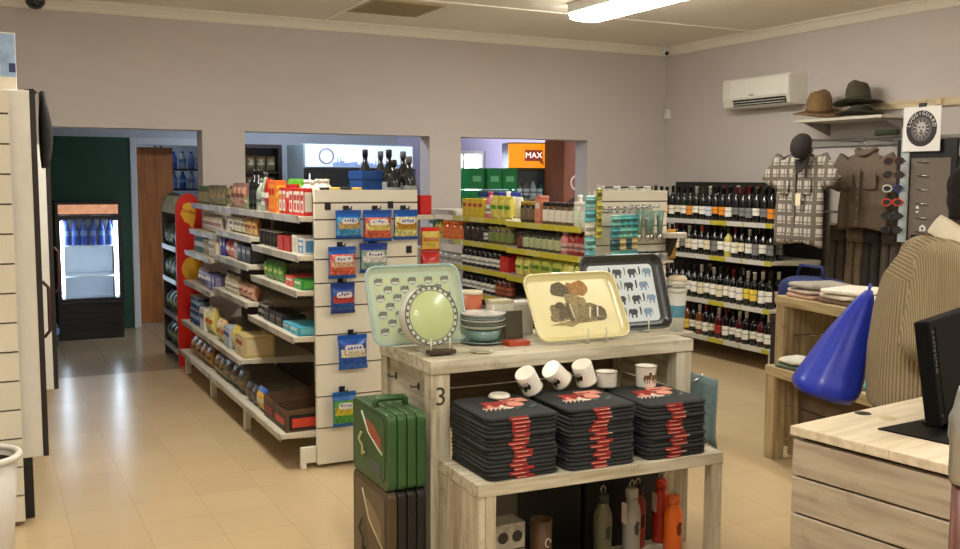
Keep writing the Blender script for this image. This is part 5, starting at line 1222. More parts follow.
for i, (yy, lab) in enumerate(((4.16, 'dark backpack behind the clothes table, far one'), (3.85, 'dark backpack behind the clothes table, near the man'))):
    kb = thing('backpack', lab, 'backpack', (5.15, yy, .6185))
    rings = []
    for j in range(9):
        t_ = j/8; k_ = (.8+.2*math.sin(PI*t_))*(1 if t_ < .8 else 1-(t_-.8)*1.6)
        rings.append([(.12*k_*math.copysign(abs(math.cos(a))**.6, math.cos(a)), .14*k_*math.copysign(abs(math.sin(a))**.6, math.sin(a)), .4*t_) for a in [2*PI*k/18 for k in range(18)]])
    part('body', MB().loft(rings), M((44,46,46), .8, var=.15, scale=30, name='dark_grey_canvas'), kb)
    part('pocket', MB().prism(rrect(.18, .16, .04), (-.118,0,.13), (0,1,0), (0,0,1), (-.025,0,0)), M((56,56,52), .8), kb, bevel=.006)
    part('badge', MB().box(-.146, -.1435, -.03, .03, .14, .16), M((120,120,116), .5), kb)

# ------------------------------------------------------------------ clothes wall at the right
hs = thing('wall_shelf', 'pale board shelf on the right wall carrying three felt hats', 'shelf', (XR, 5.66, 2.05))
part('board', MB().box(-.36, -.001, -.45, .44, .0, .022), M((206,200,186), .5, var=.05), hs, bevel=.002)
for y in (-.4, .38): part('bracket', MB().prism([(-.002,-.0005), (-.3,-.0005), (-.002,-.1)], (0,y,0), (1,0,0), (0,0,1), (0,.012,0)), M((150,146,140), .5), hs)
pk = thing('wall_plank', 'long raw wooden plank with clips fixed high on the right wall', 'plank', (XR, 4.4, 2.13))
part('board', MB().box(-.03, -.001, -1.2, 1.22, 0, .06), PINE_Y, pk, bevel=.002)
for y in (.55, .3, .0, -.3): part('clip', MB().box(-.045, -.0305, y, y+.05, .012, .05), M((222,200,160) if y > .2 else (50,44,40), .6), pk)
rl = thing('hanging_rail', 'grey wall rail that the shirts hang from', 'rail', (XR, 5.3, 1.86))
part('beam', MB().box(-.03, -.001, -1.6, 1.02, 0, .06), M((150,148,142), .4, var=.06, name='grey_rail'), rl, bevel=.003)
for y, L in ((.36, .74), (.08, .36), (-.5, .25), (-1.28, .25)): part('arm', MB().tube([(-.03,y,.03), (-L,y,.03), (-L-.012,y,.045)], .007, 8), CHROME, rl)
def fedora(x, y, z, r, col, band, label, tilt=(0,0), ch=.115):
    t = thing('felt_hat', label, 'hat', (x, y, z)); t.rotation_euler = (tilt[0], tilt[1], .3); t['group'] = 'felt hats on the wall shelf'
    n = 28; rings = []
    def ring(rad, zz, droop=0, sx=1., sy=1.): return [(rad*sx*math.cos(2*PI*k/n), rad*sy*math.sin(2*PI*k/n), zz + droop*math.cos(4*PI*k/n)) for k in range(n)]
    rings = [ring(r*.55, .004), ring(r*.97, .012, .012), ring(r, .018, .014), ring(r*.97, .021, .013), ring(r*.6, .014), ring(r*.56, .03, 0, 1, .92), ring(r*.53, ch*.7, 0, 1, .85), ring(r*.47, ch*.95, .004, 1, .75), ring(r*.36, ch*1.02, .008, 1, .6), ring(r*.2, ch*.9, 0, 1, .4), ring(r*.04, ch*.86)]
    part('felt', MB().loft(rings), M(col, .95, var=.12, scale=40), t)
    part('hat_band', MB().loft([ring(r*.572, .026, 0, 1, .93), ring(r*.562, .05, 0, 1, .905)], caps=False), M(band, .8), t)
fedora(6.15, 5.97, 2.112, .205, (128,100,66), (84,58,32), 'brown felt hat tilted at the left end of the wall shelf', (R(6), R(-10)), .19)
fedora(6.16, 5.56, 2.09, .18, (66,62,48), (44,42,34), 'dark olive felt hat lowest of the two stacked at the right', (0,0), .07)
fedora(6.16, 5.58, 2.176, .19, (74,70,54), (48,46,38), 'olive grey felt hat on top of the stacked pair', (R(-4), R(2)), .17)

def plaid_mat():
    m, nt, b = new_mat('plaid_cotton')
    tc = nt.nodes.new('ShaderNodeTexCoord'); sp = nt.nodes.new('ShaderNodeSeparateXYZ'); nt.links.new(tc.outputs['Object'], sp.inputs[0])
    def stripes(sock, freq, phase, duty):
        a = nt.nodes.new('ShaderNodeMath'); a.operation = 'MULTIPLY_ADD'; a.inputs[1].default_value = freq; a.inputs[2].default_value = phase; nt.links.new(sock, a.inputs[0])
        f = nt.nodes.new('ShaderNodeMath'); f.operation = 'FRACT'; nt.links.new(a.outputs[0], f.inputs[0])
        g_ = nt.nodes.new('ShaderNodeMath'); g_.operation = 'LESS_THAN'; g_.inputs[1].default_value = duty; nt.links.new(f.outputs[0], g_.inputs[0])
        return g_.outputs[0]
    def add(a, b_, w):
        n = nt.nodes.new('ShaderNodeMath'); n.operation = 'MULTIPLY_ADD'; n.inputs[1].default_value = w; nt.links.new(a, n.inputs[0]); nt.links.new(b_, n.inputs[2]) if b_ is not None else None
        return n.outputs[0]
    s1 = stripes(sp.outputs[1], 11, .2, .34); s2 = stripes(sp.outputs[2], 11, .1, .34); s3 = stripes(sp.outputs[1], 11, .7, .14); s4 = stripes(sp.outputs[2], 11, .65, .14)
    t = add(s1, None, .36); t = add(s2, t, .36); t = add(s3, t, .25); t = add(s4, t, .25)
    rp = nt.nodes.new('ShaderNodeValToRGB'); e = rp.color_ramp.elements
    e[0].color = (*lin((228,222,212)), 1); e[1].color = (*lin((108,100,90)), 1); x = e.new(.4); x.color = (*lin((206,199,188)), 1)
    e[-1].position = .85
    nt.links.new(t, rp.inputs['Fac']); nt.links.new(rp.outputs['Color'], b.inputs['Base Color']); b.inputs['Roughness'].default_value = .9
    return m
PLAID = plaid_mat(); TAUPE = M((110,96,82), .9, var=.1, scale=30, name='taupe_cotton'); CHAR = M((62,58,54), .9, var=.12, scale=30, name='charcoal_cotton')
def hung_shirt(x, y, ztop, W, H, mat, label, sleeve=.24, seed=1, placket=True, depth=.06, rz=0, sl_mat=None, pockets=True):
    """short-sleeved shirt on a hanger, its front towards -x; y = middle, ztop = shoulder height"""
    t = thing('hanging_shirt', label, 'shirt', (x, y, ztop), rz)
    n = 40; rings = []; rnd = random.Random(seed); ph = rnd.uniform(0, 6)
    for j in range(15):
        v = j/14; z = -H*(1-v)
        hw = W/2*(1.0-.05*v) if v < .86 else W/2*(.95 - ((v-.86)/.14)**1.3*.72)
        dd = depth*(.8+.5*(1-v)) if v < .86 else depth*(.8-.45*(v-.86)/.14)
        zz = z + (.05*((v-.86)/.14) if v > .86 else 0)
        ring = []
        for k in range(n):
            a = 2*PI*k/n; yy = hw*math.copysign(abs(math.cos(a))**.6, math.cos(a))
            f = 1 + (1-v)*.35*math.sin(yy*38+ph) + .1*math.sin(v*13+yy*20)
            ring.append((dd*math.copysign(abs(math.sin(a))**.7, math.sin(a))*f, yy, zz - (.02*math.cos(a*2) if j == 0 else 0)))
        rings.append(ring)
    part('body', MB().loft(rings), mat, t)
    for s in (-1, 1):
        rs = []
        for j in range(7):
            v = j/6; c = Vector((0, s*(W*.36+v*(W*.2+sleeve*.35)), -.03-v*sleeve*1.0)); rad = .1-.012*v
            ax = Vector((0, s*.55, -.83)).normalized(); u = Vector((0, .83, s*.55)).normalized()
            rs.append([c + u*(rad*math.cos(a)) + Vector((depth*.75*math.sin(a)*(1+.2*math.sin(3*a+v*5+seed)), 0, 0)) for a in [2*PI*k/18 for k in range(18)]])
        part('sleeve', MB().loft(rs), mat, t)
    cl = [(-.04*math.sin(a)-.0, .085*math.cos(a), .03+.02*math.cos(a*2)) for a in [2*PI*k/16 for k in range(16)]]
    part('collar', MB().tube(cl, .02, 8, closed=True), mat, t)
    if placket:
        part('placket', MB().box(-depth*1.42, -depth*1.3, -.017, .017, -H*.97, -.1), sl_mat or mat, t)
        for k in range(5): part('button', MB().tube([(-depth*1.43,0,-.14-k*H*.16), (-depth*1.43-.004,0,-.14-k*H*.16)], .006, 8), M((190,180,160), .4), t)
    if pockets:
        for s in (-1, 1): part('pocket', MB().prism(rrect(.11, .12, .012), (-depth*1.28, s*W*.24, -H*.34), (0,1,0), (0,0,1), (-.008,0,0)), mat, t, bevel=.002)
    part('hanger', MB().tube([(0,-W*.4,-.02), (0,0,.05), (0,W*.4,-.02)], .008, 6).tube([(0,0,.05), (0,0,.09), (0,.03,.105), (0,.03,.13), (0,0,.14)], .003, 6), CHROME, t)
    return t
ps_ = hung_shirt(5.66, 5.66, 1.768, .46, .68, PLAID, 'grey and white plaid short sleeved shirt hanging at the left of the clothes wall', .18, 1, True, .05, R(2))
part('price_tag', MB().box(-.09, -.087, -.09, -.04, -.38, -.29), M((226,214,180), .6), ps_)
hung_shirt(6.05, 5.38, 1.768, .46, .56, TAUPE, 'taupe brown short sleeved shirt hanging right of the plaid one', .2, 2, True, .055, 0)
hung_shirt(6.16, 4.8, 1.768, .42, .66, M((96,86,76), .9, var=.1, name='grey_brown_cotton'), 'grey brown shirt hanging behind the sunglasses stand', .2, 3, False, .05, 0, None, False)
hung_shirt(6.16, 4.02, 1.768, .36, .7, M((84,78,72), .9, var=.1, name='slate_cotton'), 'slate grey shirt hanging above the man beside the sunglasses stand', .2, 4, False, .05, 0, None, False)
# trousers under the taupe shirt
for i, (yy, col, lb) in enumerate(((5.74,(70,60,50),'dark brown'), (5.56,(120,104,84),'khaki'), (5.4,(58,52,48),'charcoal'), (5.22,(88,78,68),'grey brown'))):
    t = thing('hanging_trousers', '%s trousers hanging below the taupe shirt, %s from left' % (lb, ORD[i]), 'trousers', (6.17, yy, .5), 0, 'trousers below the shirts')
    m_ = M(col, .9, var=.12, scale=30)
    for s in (-1, 1):
        rs = [[(.035*math.sin(a)+.006*math.sin(j), s*.04+(.034+.004*j/8)*math.cos(a), .62*j/8) for a in [2*PI*k/14 for k in range(14)]] for j in range(9)]
        part('trouser_leg', MB().loft(rs), m_, t)
    part('waistband', MB().loft([[(.04*math.sin(a), .08*math.cos(a), z) for a in [2*PI*k/16 for k in range(16)]] for z in (.6, .72)]), m_, t)
    part('hanger', MB().tube([(0,-.07,.73), (0,.07,.73)], .006, 6).tube([(0,0,.73), (0,0,.8), (.02,0,.82)], .003, 6), CHROME, t)
tr = thing('hanging_rail', 'lower chrome rail that the trousers hang from', 'rail', (XR, 5.5, 1.325))
part('bar', MB().tube([(-.17,-.45,0), (-.17,.4,0)], .01, 8), CHROME, tr)
for y in (-.44, .39): part('arm', MB().tube([(-.002,y,0), (-.17,y,0)], .008, 8), CHROME, tr)
# black caps: one hung over the plaid shirt's collar, one folded shelf piece
def cap_(x, y, z, label, rot=(0,0,0)):
    t = thing('cap', label, 'cap', (x, y, z)); t.rotation_euler = rot
    m_ = M((38,34,32), .85, var=.15, scale=40, name='black_brown_twill')
    part('crown', MB().loft([[(rr*math.cos(a), rr*1.1*math.sin(a), zz) for a in [2*PI*k/22 for k in range(22)]] for rr, zz in ((.1,0), (.102,.03), (.095,.08), (.07,.125), (.03,.15), (.004,.155))]), m_, t)
    pk_ = [(-.13*math.cos(R(a))-.07, .085*math.sin(R(a))) for a in range(-90, 91, 12)]
    part('peak', MB().prism(pk_, (0,0,.002), (1,0,0), (0,1,0), (0,0,.006)), m_, t)
    part('badge', MB().prism([(.03*math.cos(a), .026*math.sin(a)) for a in [j*.45 for j in range(14)]], (-.098,0,.065), (0,1,0), (0,0,1), (-.006,0,0)), M((150,146,140), .6, var=.3, scale=90), t)
    t.scale = (1, .72, .7)
    return t
cap_(5.585, 5.56, 1.83, 'black cap with grey badge hanging over the plaid shirt', (0, R(-78), R(0)))
hung = thing('hanging_garment_bag', 'folded dark olive roll lying on the rail above the taupe shirt', 'garment', (6.15, 5.28, 1.945))
part('roll', MB().tube([(0,-.1,0), (0,.1,0)], [.022,.026], 10), M((60,74,48), .9), hung)
# sunglasses stand with the lion poster
sg = thing('sunglasses_stand', 'dark upright stand with rows of sunglasses on a pale strip', 'display stand', (5.92, 4.8, 0))
part('post', MB().box(-.01, .03, -.03, .03, .04, 1.2), BLACK, sg)
part('base', MB().box(-.15, .15, -.2, .2, 0, .0395), BLACK, sg, bevel=.006)
part('back_board', MB().box(0, .025, -.3, .19, 1.14, 1.87), BLACK, sg, bevel=.004)
part('felt_panel', MB().box(-.004, -.0005, -.26, .06, 1.17, 1.74), M((112,102,92), .8, var=.06, name='taupe_felt'), sg)
part('strip', MB().box(-.012, -.0005, .075, .145, 1.14, 1.96), M((176,186,188), .35, var=.05, name='pale_blue_plastic'), sg, bevel=.002)
SGS = [((84,26,30), 'dark red'), ((70,44,34), 'brown'), ((40,70,140), 'blue and white'), ((206,60,44), 'bright red'), ((36,32,32), 'black'), ((40,36,34), 'dark')]
for i, (col, nm) in enumerate(SGS):
    z = 1.715-.098*i
    part('peg', MB().tube([(-.012,.0,z), (-.02,-.1,z-.002)], .004, 6).tube([(-.012,.11,z), (-.06,.11,z)], .004, 6), CHROME, sg)
    t = thing('sunglasses', '%s sunglasses on the stand, %s row from top' % (nm, ORD[i]), 'sunglasses', (5.825, 4.93, z+.005), R(32), 'sunglasses on the stand')
    fm = M(col, .25, var=.05, coat=.4); wm = M((206,206,206), .3) if i == 2 else fm
    for s in (-1, 1):
        ring = [(-.01, s*.037+.03*math.cos(a), .024*math.sin(a)) for a in [2*PI*k/18 for k in range(18)]]
        part('rim', MB().tube(ring, .005, 6, closed=True), wm if s > 0 else fm, t)
        part('lens', MB().prism([(.03*math.cos(a), .024*math.sin(a)) for a in [2*PI*k/18 for k in range(18)]], (-.011, s*.037, 0), (0,1,0), (0,0,1), (.002,0,0)), M((26,24,30), .1, coat=.5), t)
        part('temple', MB().tube([(-.01, s*.068, .006), (.03, s*.07, .006), (.045, s*.07, -.006)], .003, 6), fm, t)
    part('bridge', MB().tube([(-.01,-.008,.006), (-.014,0,.01), (-.01,.008,.006)], .0035, 6), fm, t)
for i, z in enumerate((1.36, 1.23)):
    solid('price_tag', MB().prism([(-.025,-.02), (.025,-.02), (.025,.008), (0,.024), (-.025,.008)] if i else rrect(.022,.05,.01), (0,0,0), (0,1,0), (0,0,1), (-.002,0,0)).prism(rrect(.02, .016, .006), (-.0022,0,-.004), (0,1,0), (0,0,1), (-.001,0,0), 1), [M((226,224,220), .6), M((60,56,54), .6)], ['small white oval price tag on the sunglasses stand','white house shaped price tag low on the sunglasses stand'][i], 'price tag', (5.915, 4.79-.05*i, z+.02))
po = thing('poster', 'white square poster with a round black lion emblem atop the sunglasses stand', 'poster', (5.9, 4.77, 1.945))
po.scale = (1, .93, .93)
part('card', MB().box(-.006, 0, -.165, .165, -.17, .165), M((236,234,232), .5, var=.02), po)
part('clip', MB().box(-.01, .004, -.03, .03, .16, .19), BLACK, po)
def circ(r, n=36): return [(r*math.cos(2*PI*k/n), r*math.sin(2*PI*k/n)) for k in range(n)]
e = MB().prism(circ(.135), (-.0065,0,0), (0,-1,0), (0,0,1), (-.001,0,0), 0)
e.prism(circ(.092), (-.0076,0,-.004), (0,-1,0), (0,0,1), (-.0005,0,0), 1)
rnd = random.Random(4)
for k in range(26):      # mane
    a = 2*PI*k/26; r1 = .078+.006*(k % 2)
    e.prism([(r1*math.cos(a), r1*math.sin(a)), (.045*math.cos(a+.1), .045*math.sin(a+.1)), (.045*math.cos(a-.1), .045*math.sin(a-.1))], (-.0082,0,-.004), (0,-1,0), (0,0,1), (-.0005,0,0), 0 if k % 2 else 2)
e.prism([(-.035,.035), (-.018,.05), (.018,.05), (.035,.035), (.04,.0), (.026,-.036), (.0,-.05), (-.026,-.036), (-.04,0)], (-.0087,0,-.004), (0,-1,0), (0,0,1), (-.0005,0,0), 2)
for s in (-1, 1):
    e.prism([(s*.008,.016), (s*.026,.02), (s*.024,.01), (s*.01,.008)], (-.0092,0,-.004), (0,-1,0), (0,0,1), (-.0005,0,0), 0)
    e.prism([(s*.002,-.02), (s*.02,-.026), (s*.016,-.036), (s*.002,-.03)], (-.0092,0,-.004), (0,-1,0), (0,0,1), (-.0005,0,0), 0)
e.prism([(-.012,-.006), (.012,-.006), (.006,-.018), (-.006,-.018)], (-.0092,0,-.004), (0,-1,0), (0,0,1), (-.0005,0,0), 0)
e.prism([(-.014,-.03), (.014,-.03), (.01,-.044), (-.01,-.044)], (-.0092,0,-.004), (0,-1,0), (0,0,1), (-.0005,0,0), 1)
part('printed_emblem', e, [M((40,36,38), .5), M((96,92,92), .5), M((186,182,180), .5)], po)
for k, ch_ in enumerate('LUGGIGUARD'[:10]):
    a = R(168 - k*17.3); lt = text_mesh(ch_, .04, M((226,222,220), .5), .0006)
    part('lettering', lt, None, po, loc=(-.0082, -.113*math.cos(a), .113*math.sin(a)), rot=(PI/2, 0, -PI/2)).rotation_euler = (Matrix.Rotation(-PI/2, 3, 'Z') @ Matrix.Rotation(PI/2, 3, 'X') @ Matrix.Rotation(a-PI/2, 3, 'Z')).to_euler()

# ------------------------------------------------------------------ counter with till screen
CA, CZ = (1.996, 1.994), .9
RC = R(8)
ct = thing('counter', 'pale wooden plank counter at lower right with cable holes in its top', 'counter', (*CA, 0), RC)
CW, CL = 1.08, .9
CPX = wood_mat('counter_top_wood', (216,202,178), (194,178,150), (140,120,92), 0, stain_amt=.3)
CPY = wood_mat('counter_plank', (180,168,148), (154,140,120), (100,86,68), 1, stain_amt=.4)
tp = MB()
for k in range(3): tp.box(-.008, CW, -CL*(k+1)/3+.0005, -CL*k/3-.0005, CZ-.026, CZ)
part('worktop', tp, CPX, ct, bevel=.002)
for k in range(7):
    z1 = CZ-.032-k*.106-.006
    if z1-.1 < 0: break
    part('plank', MB().box(0, .022, -CL+.005, -.005, z1-.1, z1), CPY, ct, bevel=.003)
    part('plank', MB().box(.0225, CW-.005, -.027, -.005, z1-.1, z1), wood_mat('counter_back_plank', (180,168,148), (154,140,120), (100,86,68), 0) if k == 0 else bpy.data.materials['counter_back_plank'], ct, bevel=.003)
part('frame', MB().box(.0225, .06, -CL+.01, -.0275, .02, CZ-.0265), M((46,38,30), .8, name='dark_inner_frame'), ct)
for (px_, py_, m_) in ((.288, -.03, BLACK), (.296, -.105, M((196,178,140), .5))):
    part('cable_hole', MB().lathe([(.024,.0002), (.022,.0016), (.002,.0018)], 20, c=(0,0,0)), m_, ct, loc=(px_, py_, CZ))
solid('counter_mat', MB().prism([(0,0), (.5,.02), (.5,-.42), (.05,-.32)], (0,0,0), (1,0,0), (0,1,0), (0,0,.004)), M((18,18,19), .5, name='black_rubber_mat'), 'flat black rubber mat on the pale wooden counter', 'mat', (2.17, 1.852, CZ+.0005), (0,0,R(2)), bevel=.001)
mo = thing('till_screen', 'black upright till screen with small lettering on its edge, on the counter', 'screen', (2.245, 1.735, CZ+.019), R(22))
mo.rotation_euler = (R(-9), 0, R(22))
part('housing', MB().box(0, .42, -.02, .02, .005, .29), M((4,4,5), .7, name='satin_black_plastic'), mo, bevel=.006)
part('foot', MB().box(.1, .3, -.05, .06, -.004, .0045), BLACK, mo, bevel=.002)
part('screen', MB().box(.045, .4, -.0215, -.0205, .03, .27), M((3,3,4), .7, name='dark_screen_glass'), mo)
part('power_light', MB().box(.02, .026, -.0215, -.0205, .03, .036), M((90,90,90), .4), mo)
part('lettering', text_mesh('SAMSUNG', .022, M((92,94,96), .5), .0004, 1.25), None, mo, loc=(.021, -.0212, .205), rot=(PI/2, R(90), 0))
yp = thing('paper_pad', 'pale yellow ribbed block behind the till screen at the right edge', 'block', (2.73, 2.02, CZ+.0005), RC)
pb = MB()
for k in range(5): pb.box(-.06+.024*k, -.04+.024*k, -.03, .03, 0, .24)
pb.box(-.06, .056, -.026, .026, .0, .238)
part('body', pb, M((214,196,120), .6, var=.08), yp)
bp_ = thing('barrier_post', 'red brown post with a silver collar at the right edge', 'post', (1.778, 1.288, 0))
part('base', MB().lathe([(.11,0), (.11,.012), (.04,.025)], 24), M((120,120,118), .35, .8), bp_)
part('post', MB().lathe([(.029,.025), (.029,.965)], 20), M((92,44,28), .4, var=.15, scale=20, name='red_brown_paint'), bp_)
part('collar', MB().lathe([(.034,.9655), (.037,.985), (.037,1.05), (.041,1.062), (.041,1.1), (.034,1.118), (.027,1.155), (.024,1.165)], 24), M((176,176,174), .35, .85, var=.1, name='worn_silver'), bp_)
part('upper_post', MB().lathe([(.022,1.1655), (.022,1.29), (.016,1.3)], 20), M((92,44,28), .4, var=.15, scale=20), bp_)

# ------------------------------------------------------------------ man standing behind the counter, back turned
PX, PY, PR_ = 3.155, 2.48, R(-41)
pe = thing('person', 'man in a beige ribbed sweater with white collar, seen from behind at the counter', 'person', (PX, PY, 0), PR_); pe.scale = (1, 1, .962)
SKIN = M((74,46,32), .5, var=.05, name='dark_brown_skin')
def limb(mb, pts, rads, n=14):
    for a, b, ra, rb in zip(pts[:-1], pts[1:], rads[:-1], rads[1:]):
        a, b = Vector(a), Vector(b); mb.tube([a, b], [ra, rb], n); mb.ell(a, (ra,)*3); mb.ell(b, (rb,)*3)
HX, HZ = .155, 1.575
def hand(mb, w, d, side):
    """palm from wrist w along direction d with four curled fingers and a thumb"""
    d = Vector(d).normalized(); up_ = Vector((0,0,1)); s_ = d.cross(up_).normalized(); u_ = s_.cross(d)
    w = Vector(w); limb(mb, [w, w+d*.09], [.028,.034], 10)
    for k, L in enumerate((.066,.076,.07,.055)):
        b = w + d*.1 + s_*(-.03+.02*k)
        limb(mb, [b, b+d*L*.5-u_*.008, b+d*L*.85-u_*.03, b+d*L*.9-u_*.055], [.0095,.009,.0085,.008], 8)
    b = w + d*.03 + s_*(-.03*side)
    limb(mb, [b, b+d*.035+s_*(-.03*side), b+d*.065+s_*(-.035*side)-u_*.012], [.013,.011,.009], 8)
rsh, rel, rwr = (-.005,-.195,1.335), (-.075,-.27,1.06), (.14,-.235,.985)
lsh, lel, lwr = (.0,.195,1.335), (-.02,.27,1.06), (.22,.2,1.0)
bd_ = MB()
limb(bd_, [(-.01,0,1.36), (.08,0,1.43), (.14,0,1.49)], [.075,.064,.062])
bd_.ell((HX-.005,0,HZ+.03), (.1,.078,.1)); bd_.ell((HX+.035,0,HZ-.045), (.066,.058,.07)); bd_.ell((HX+.07,0,HZ-.085), (.03,.032,.026))
bd_.ell((HX+.104,0,HZ-.015), (.02,.016,.022)); bd_.ell((HX+.088,0,HZ+.01), (.016,.012,.03)); bd_.ell((HX+.09,0,HZ-.058), (.016,.028,.012))
for s in (-1, 1): bd_.ell((HX-.005,s*.08,HZ-.012), (.02,.011,.034)); bd_.ell((HX+.078,s*.034,HZ+.024), (.02,.026,.01))
bd_.ell((-.03,0,1.15), (.1,.15,.27)); bd_.ell((-.06,0,.92), (.11,.15,.14))
for s in (-1, 1): limb(bd_, [(-.06,s*.09,.9), (-.03,s*.1,.48), (-.06,s*.1,.1)], [.085,.058,.042]); limb(bd_, [(-.06,s*.1,.07), (.1,s*.115,.045)], [.04,.036])
limb(bd_, [(-.005,-.15,1.34), rsh, rel, rwr], [.06,.055,.042,.03]); limb(bd_, [(0,.15,1.34), lsh, lel, lwr], [.06,.055,.042,.03])
hand(bd_, rwr, (1,.1,-.1), 1); hand(bd_, lwr, (1,-.2,-.1), -1)
part('body', fuse(bd_, .007, 4, SKIN, 'body'), None, pe)
for s in (-1, 1):
    ey = part('eye', MB().ell((0,0,0), (.011,.013,.009)), M((226,222,214), .2), pe, loc=(HX+.084, s*.032, HZ+.008))
    part('iris', MB().ell((.009,0,0), (.004,.006,.006)), M((30,20,14), .2), ey)
hr = MB(); hr.ell((HX-.02,0,HZ+.05), (.1,.085,.094)); hr.ell((HX-.055,0,HZ-.005), (.062,.076,.07)); hr.ell((HX-.062,0,HZ-.055), (.044,.058,.04))
part('hair', fuse(hr, .009, 3, M((24,20,18), .95, var=.3, scale=120, bump=.6, name='short_black_hair'), 'hair'), None, pe)
def knit_mat(name, axis):
    m, nt, b = new_mat(name)
    tc = nt.nodes.new('ShaderNodeTexCoord'); mp = nt.nodes.new('ShaderNodeMapping')
    nt.links.new(tc.outputs['Object'], mp.inputs['Vector'])
    wv = nt.nodes.new('ShaderNodeTexWave'); wv.wave_type = 'BANDS'; wv.bands_direction = axis; wv.inputs['Scale'].default_value = 46; wv.inputs['Distortion'].default_value = .6; wv.inputs['Detail'].default_value = 1
    nt.links.new(mp.outputs['Vector'], wv.inputs['Vector'])
    rp = nt.nodes.new('ShaderNodeValToRGB'); rp.color_ramp.elements[0].color = (*lin((126,112,84)), 1); rp.color_ramp.elements[1].color = (*lin((170,154,122)), 1)  # rib hollows coloured darker, so some shade is put into the wool colour
    rp.color_ramp.elements[1].position = .55
    nt.links.new(wv.outputs['Fac'], rp.inputs['Fac']); nt.links.new(rp.outputs['Color'], b.inputs['Base Color'])
    bp = nt.nodes.new('ShaderNodeBump'); bp.inputs['Strength'].default_value = .7; bp.inputs['Distance'].default_value = .008
    nt.links.new(wv.outputs['Fac'], bp.inputs['Height']); nt.links.new(bp.outputs['Normal'], b.inputs['Normal'])
    b.inputs['Roughness'].default_value = .95
    return m
KNV = knit_mat('ribbed_knit_sleeve', 'X')
def knit_body():
    """vertical ribs around the trunk, slanting ribs over the yoke"""
    m = knit_mat('ribbed_knit_body', 'X'); nt = m.node_tree
    tc = next(n for n in nt.nodes if n.bl_idname == 'ShaderNodeTexCoord'); sp = nt.nodes.new('ShaderNodeSeparateXYZ'); nt.links.new(tc.outputs['Object'], sp.inputs[0])
    def op(o, a, b=None, c=None):
        n = nt.nodes.new('ShaderNodeMath'); n.operation = o
        for k, v in enumerate((a, b, c)):
            if v is None: continue
            if isinstance(v, (int, float)): n.inputs[k].default_value = v
            else: nt.links.new(v, n.inputs[k])
        return n.outputs[0]
    x, y, z = sp.outputs[0], sp.outputs[1], sp.outputs[2]
    ang = op('ARCTAN2', y, op('ADD', x, .06))
    r1 = op('SINE', op('MULTIPLY', ang, 84))
    r2_ = op('SINE', op('MULTIPLY', op('ADD', op('MULTIPLY', z, .85), op('MULTIPLY', x, .5)), 2*PI/.0145))
    sel = op('GREATER_THAN', op('ADD', z, op('MULTIPLY', x, .3)), 1.235)
    mixed = op('ADD', op('MULTIPLY', r1, op('SUBTRACT', 1, sel)), op('MULTIPLY', r2_, sel))
    fac = op('MULTIPLY_ADD', mixed, .5, .5)
    for n in nt.nodes:
        if n.bl_idname == 'ShaderNodeValToRGB': nt.links.new(fac, n.inputs['Fac'])  # trunk ribs drive the same ramp, painted shade in the hollows
        if n.bl_idname == 'ShaderNodeBump': nt.links.new(fac, n.inputs['Height'])
    return m
KNH = knit_body()
sw = MB()
NR = 28
def ell_ring(cx, z, rx, ry, tilt=0): return [(cx+rx*math.cos(2*PI*k/NR), ry*math.sin(2*PI*k/NR), z+tilt*math.cos(2*PI*k/NR)) for k in range(NR)]
sw.loft([ell_ring(-.07,.76,.135,.19), ell_ring(-.065,.86,.15,.2), ell_ring(-.06,1.0,.152,.205), ell_ring(-.045,1.15,.15,.215), ell_ring(-.025,1.27,.142,.22), ell_ring(-.005,1.34,.12,.2), ell_ring(.02,1.39,.1,.145,-.005), ell_ring(.045,1.425,.085,.095,-.01)])
part('sweater', fuse(sw, .011, 5, KNH, 'sweater'), None, pe, label='beige ribbed sweater')
for nm, (a, b, c, s) in {'r': (rsh, rel, rwr, -1), 'l': (lsh, lel, lwr, 1)}.items():
    sl = MB(); c2 = Vector(c)*.92 + Vector(b)*.08
    limb(sl, [(a[0]-.005, a[1]*.8, a[2]+.0), a, (a[0]*.5+b[0]*.5, a[1]*.5+b[1]*.5, a[2]*.5+b[2]*.5-.02), b, tuple(c2)], [.085,.088,.085,.076,.055])
    part('sleeve', fuse(sl, .011, 6, KNV, 'sleeve'), None, pe)
    part('cuff', MB().tube([Vector(c)*.97+Vector(b)*.03, Vector(c)*1.0], .048, 14), KNH, pe)
cr_ = []
for (cx, z, rx, ry, tl) in ((.085,1.385,.1,.098,-.05), (.085,1.4,.104,.1,-.052), (.095,1.437,.09,.085,-.056), (.1,1.457,.077,.074,-.056), (.1,1.453,.07,.068,-.056)):
    cr_.append(ell_ring(cx, z, rx, ry, tl))
part('shirt_collar', MB().loft(cr_, caps=False), M((226,218,198), .85, var=.04, name='white_shirt_cotton'), pe, label='white shirt collar')
trs = MB()
trs.loft([ell_ring(-.065,.74,.12,.17), ell_ring(-.065,.84,.13,.175), ell_ring(-.06,.93,.128,.172)])
for s in (-1, 1): limb(trs, [(-.06,s*.09,.86), (-.03,s*.1,.48), (-.06,s*.1,.08)], [.1,.08,.07])
part('trousers', fuse(trs, .013, 4, M((48,46,50), .9, var=.1, name='dark_trouser_cloth'), 'trousers'), None, pe)
for s in (-1, 1):
    sh = MB(); limb(sh, [(-.08,s*.1,.06), (.02,s*.105,.055), (.12,s*.115,.045)], [.055,.052,.043]); sh.box(-.13, .16, s*.11-.048, s*.11+.048, .0, .03)
    part('shoe', fuse(sh, .008, 3, BLACK, 'shoe'), None, pe)
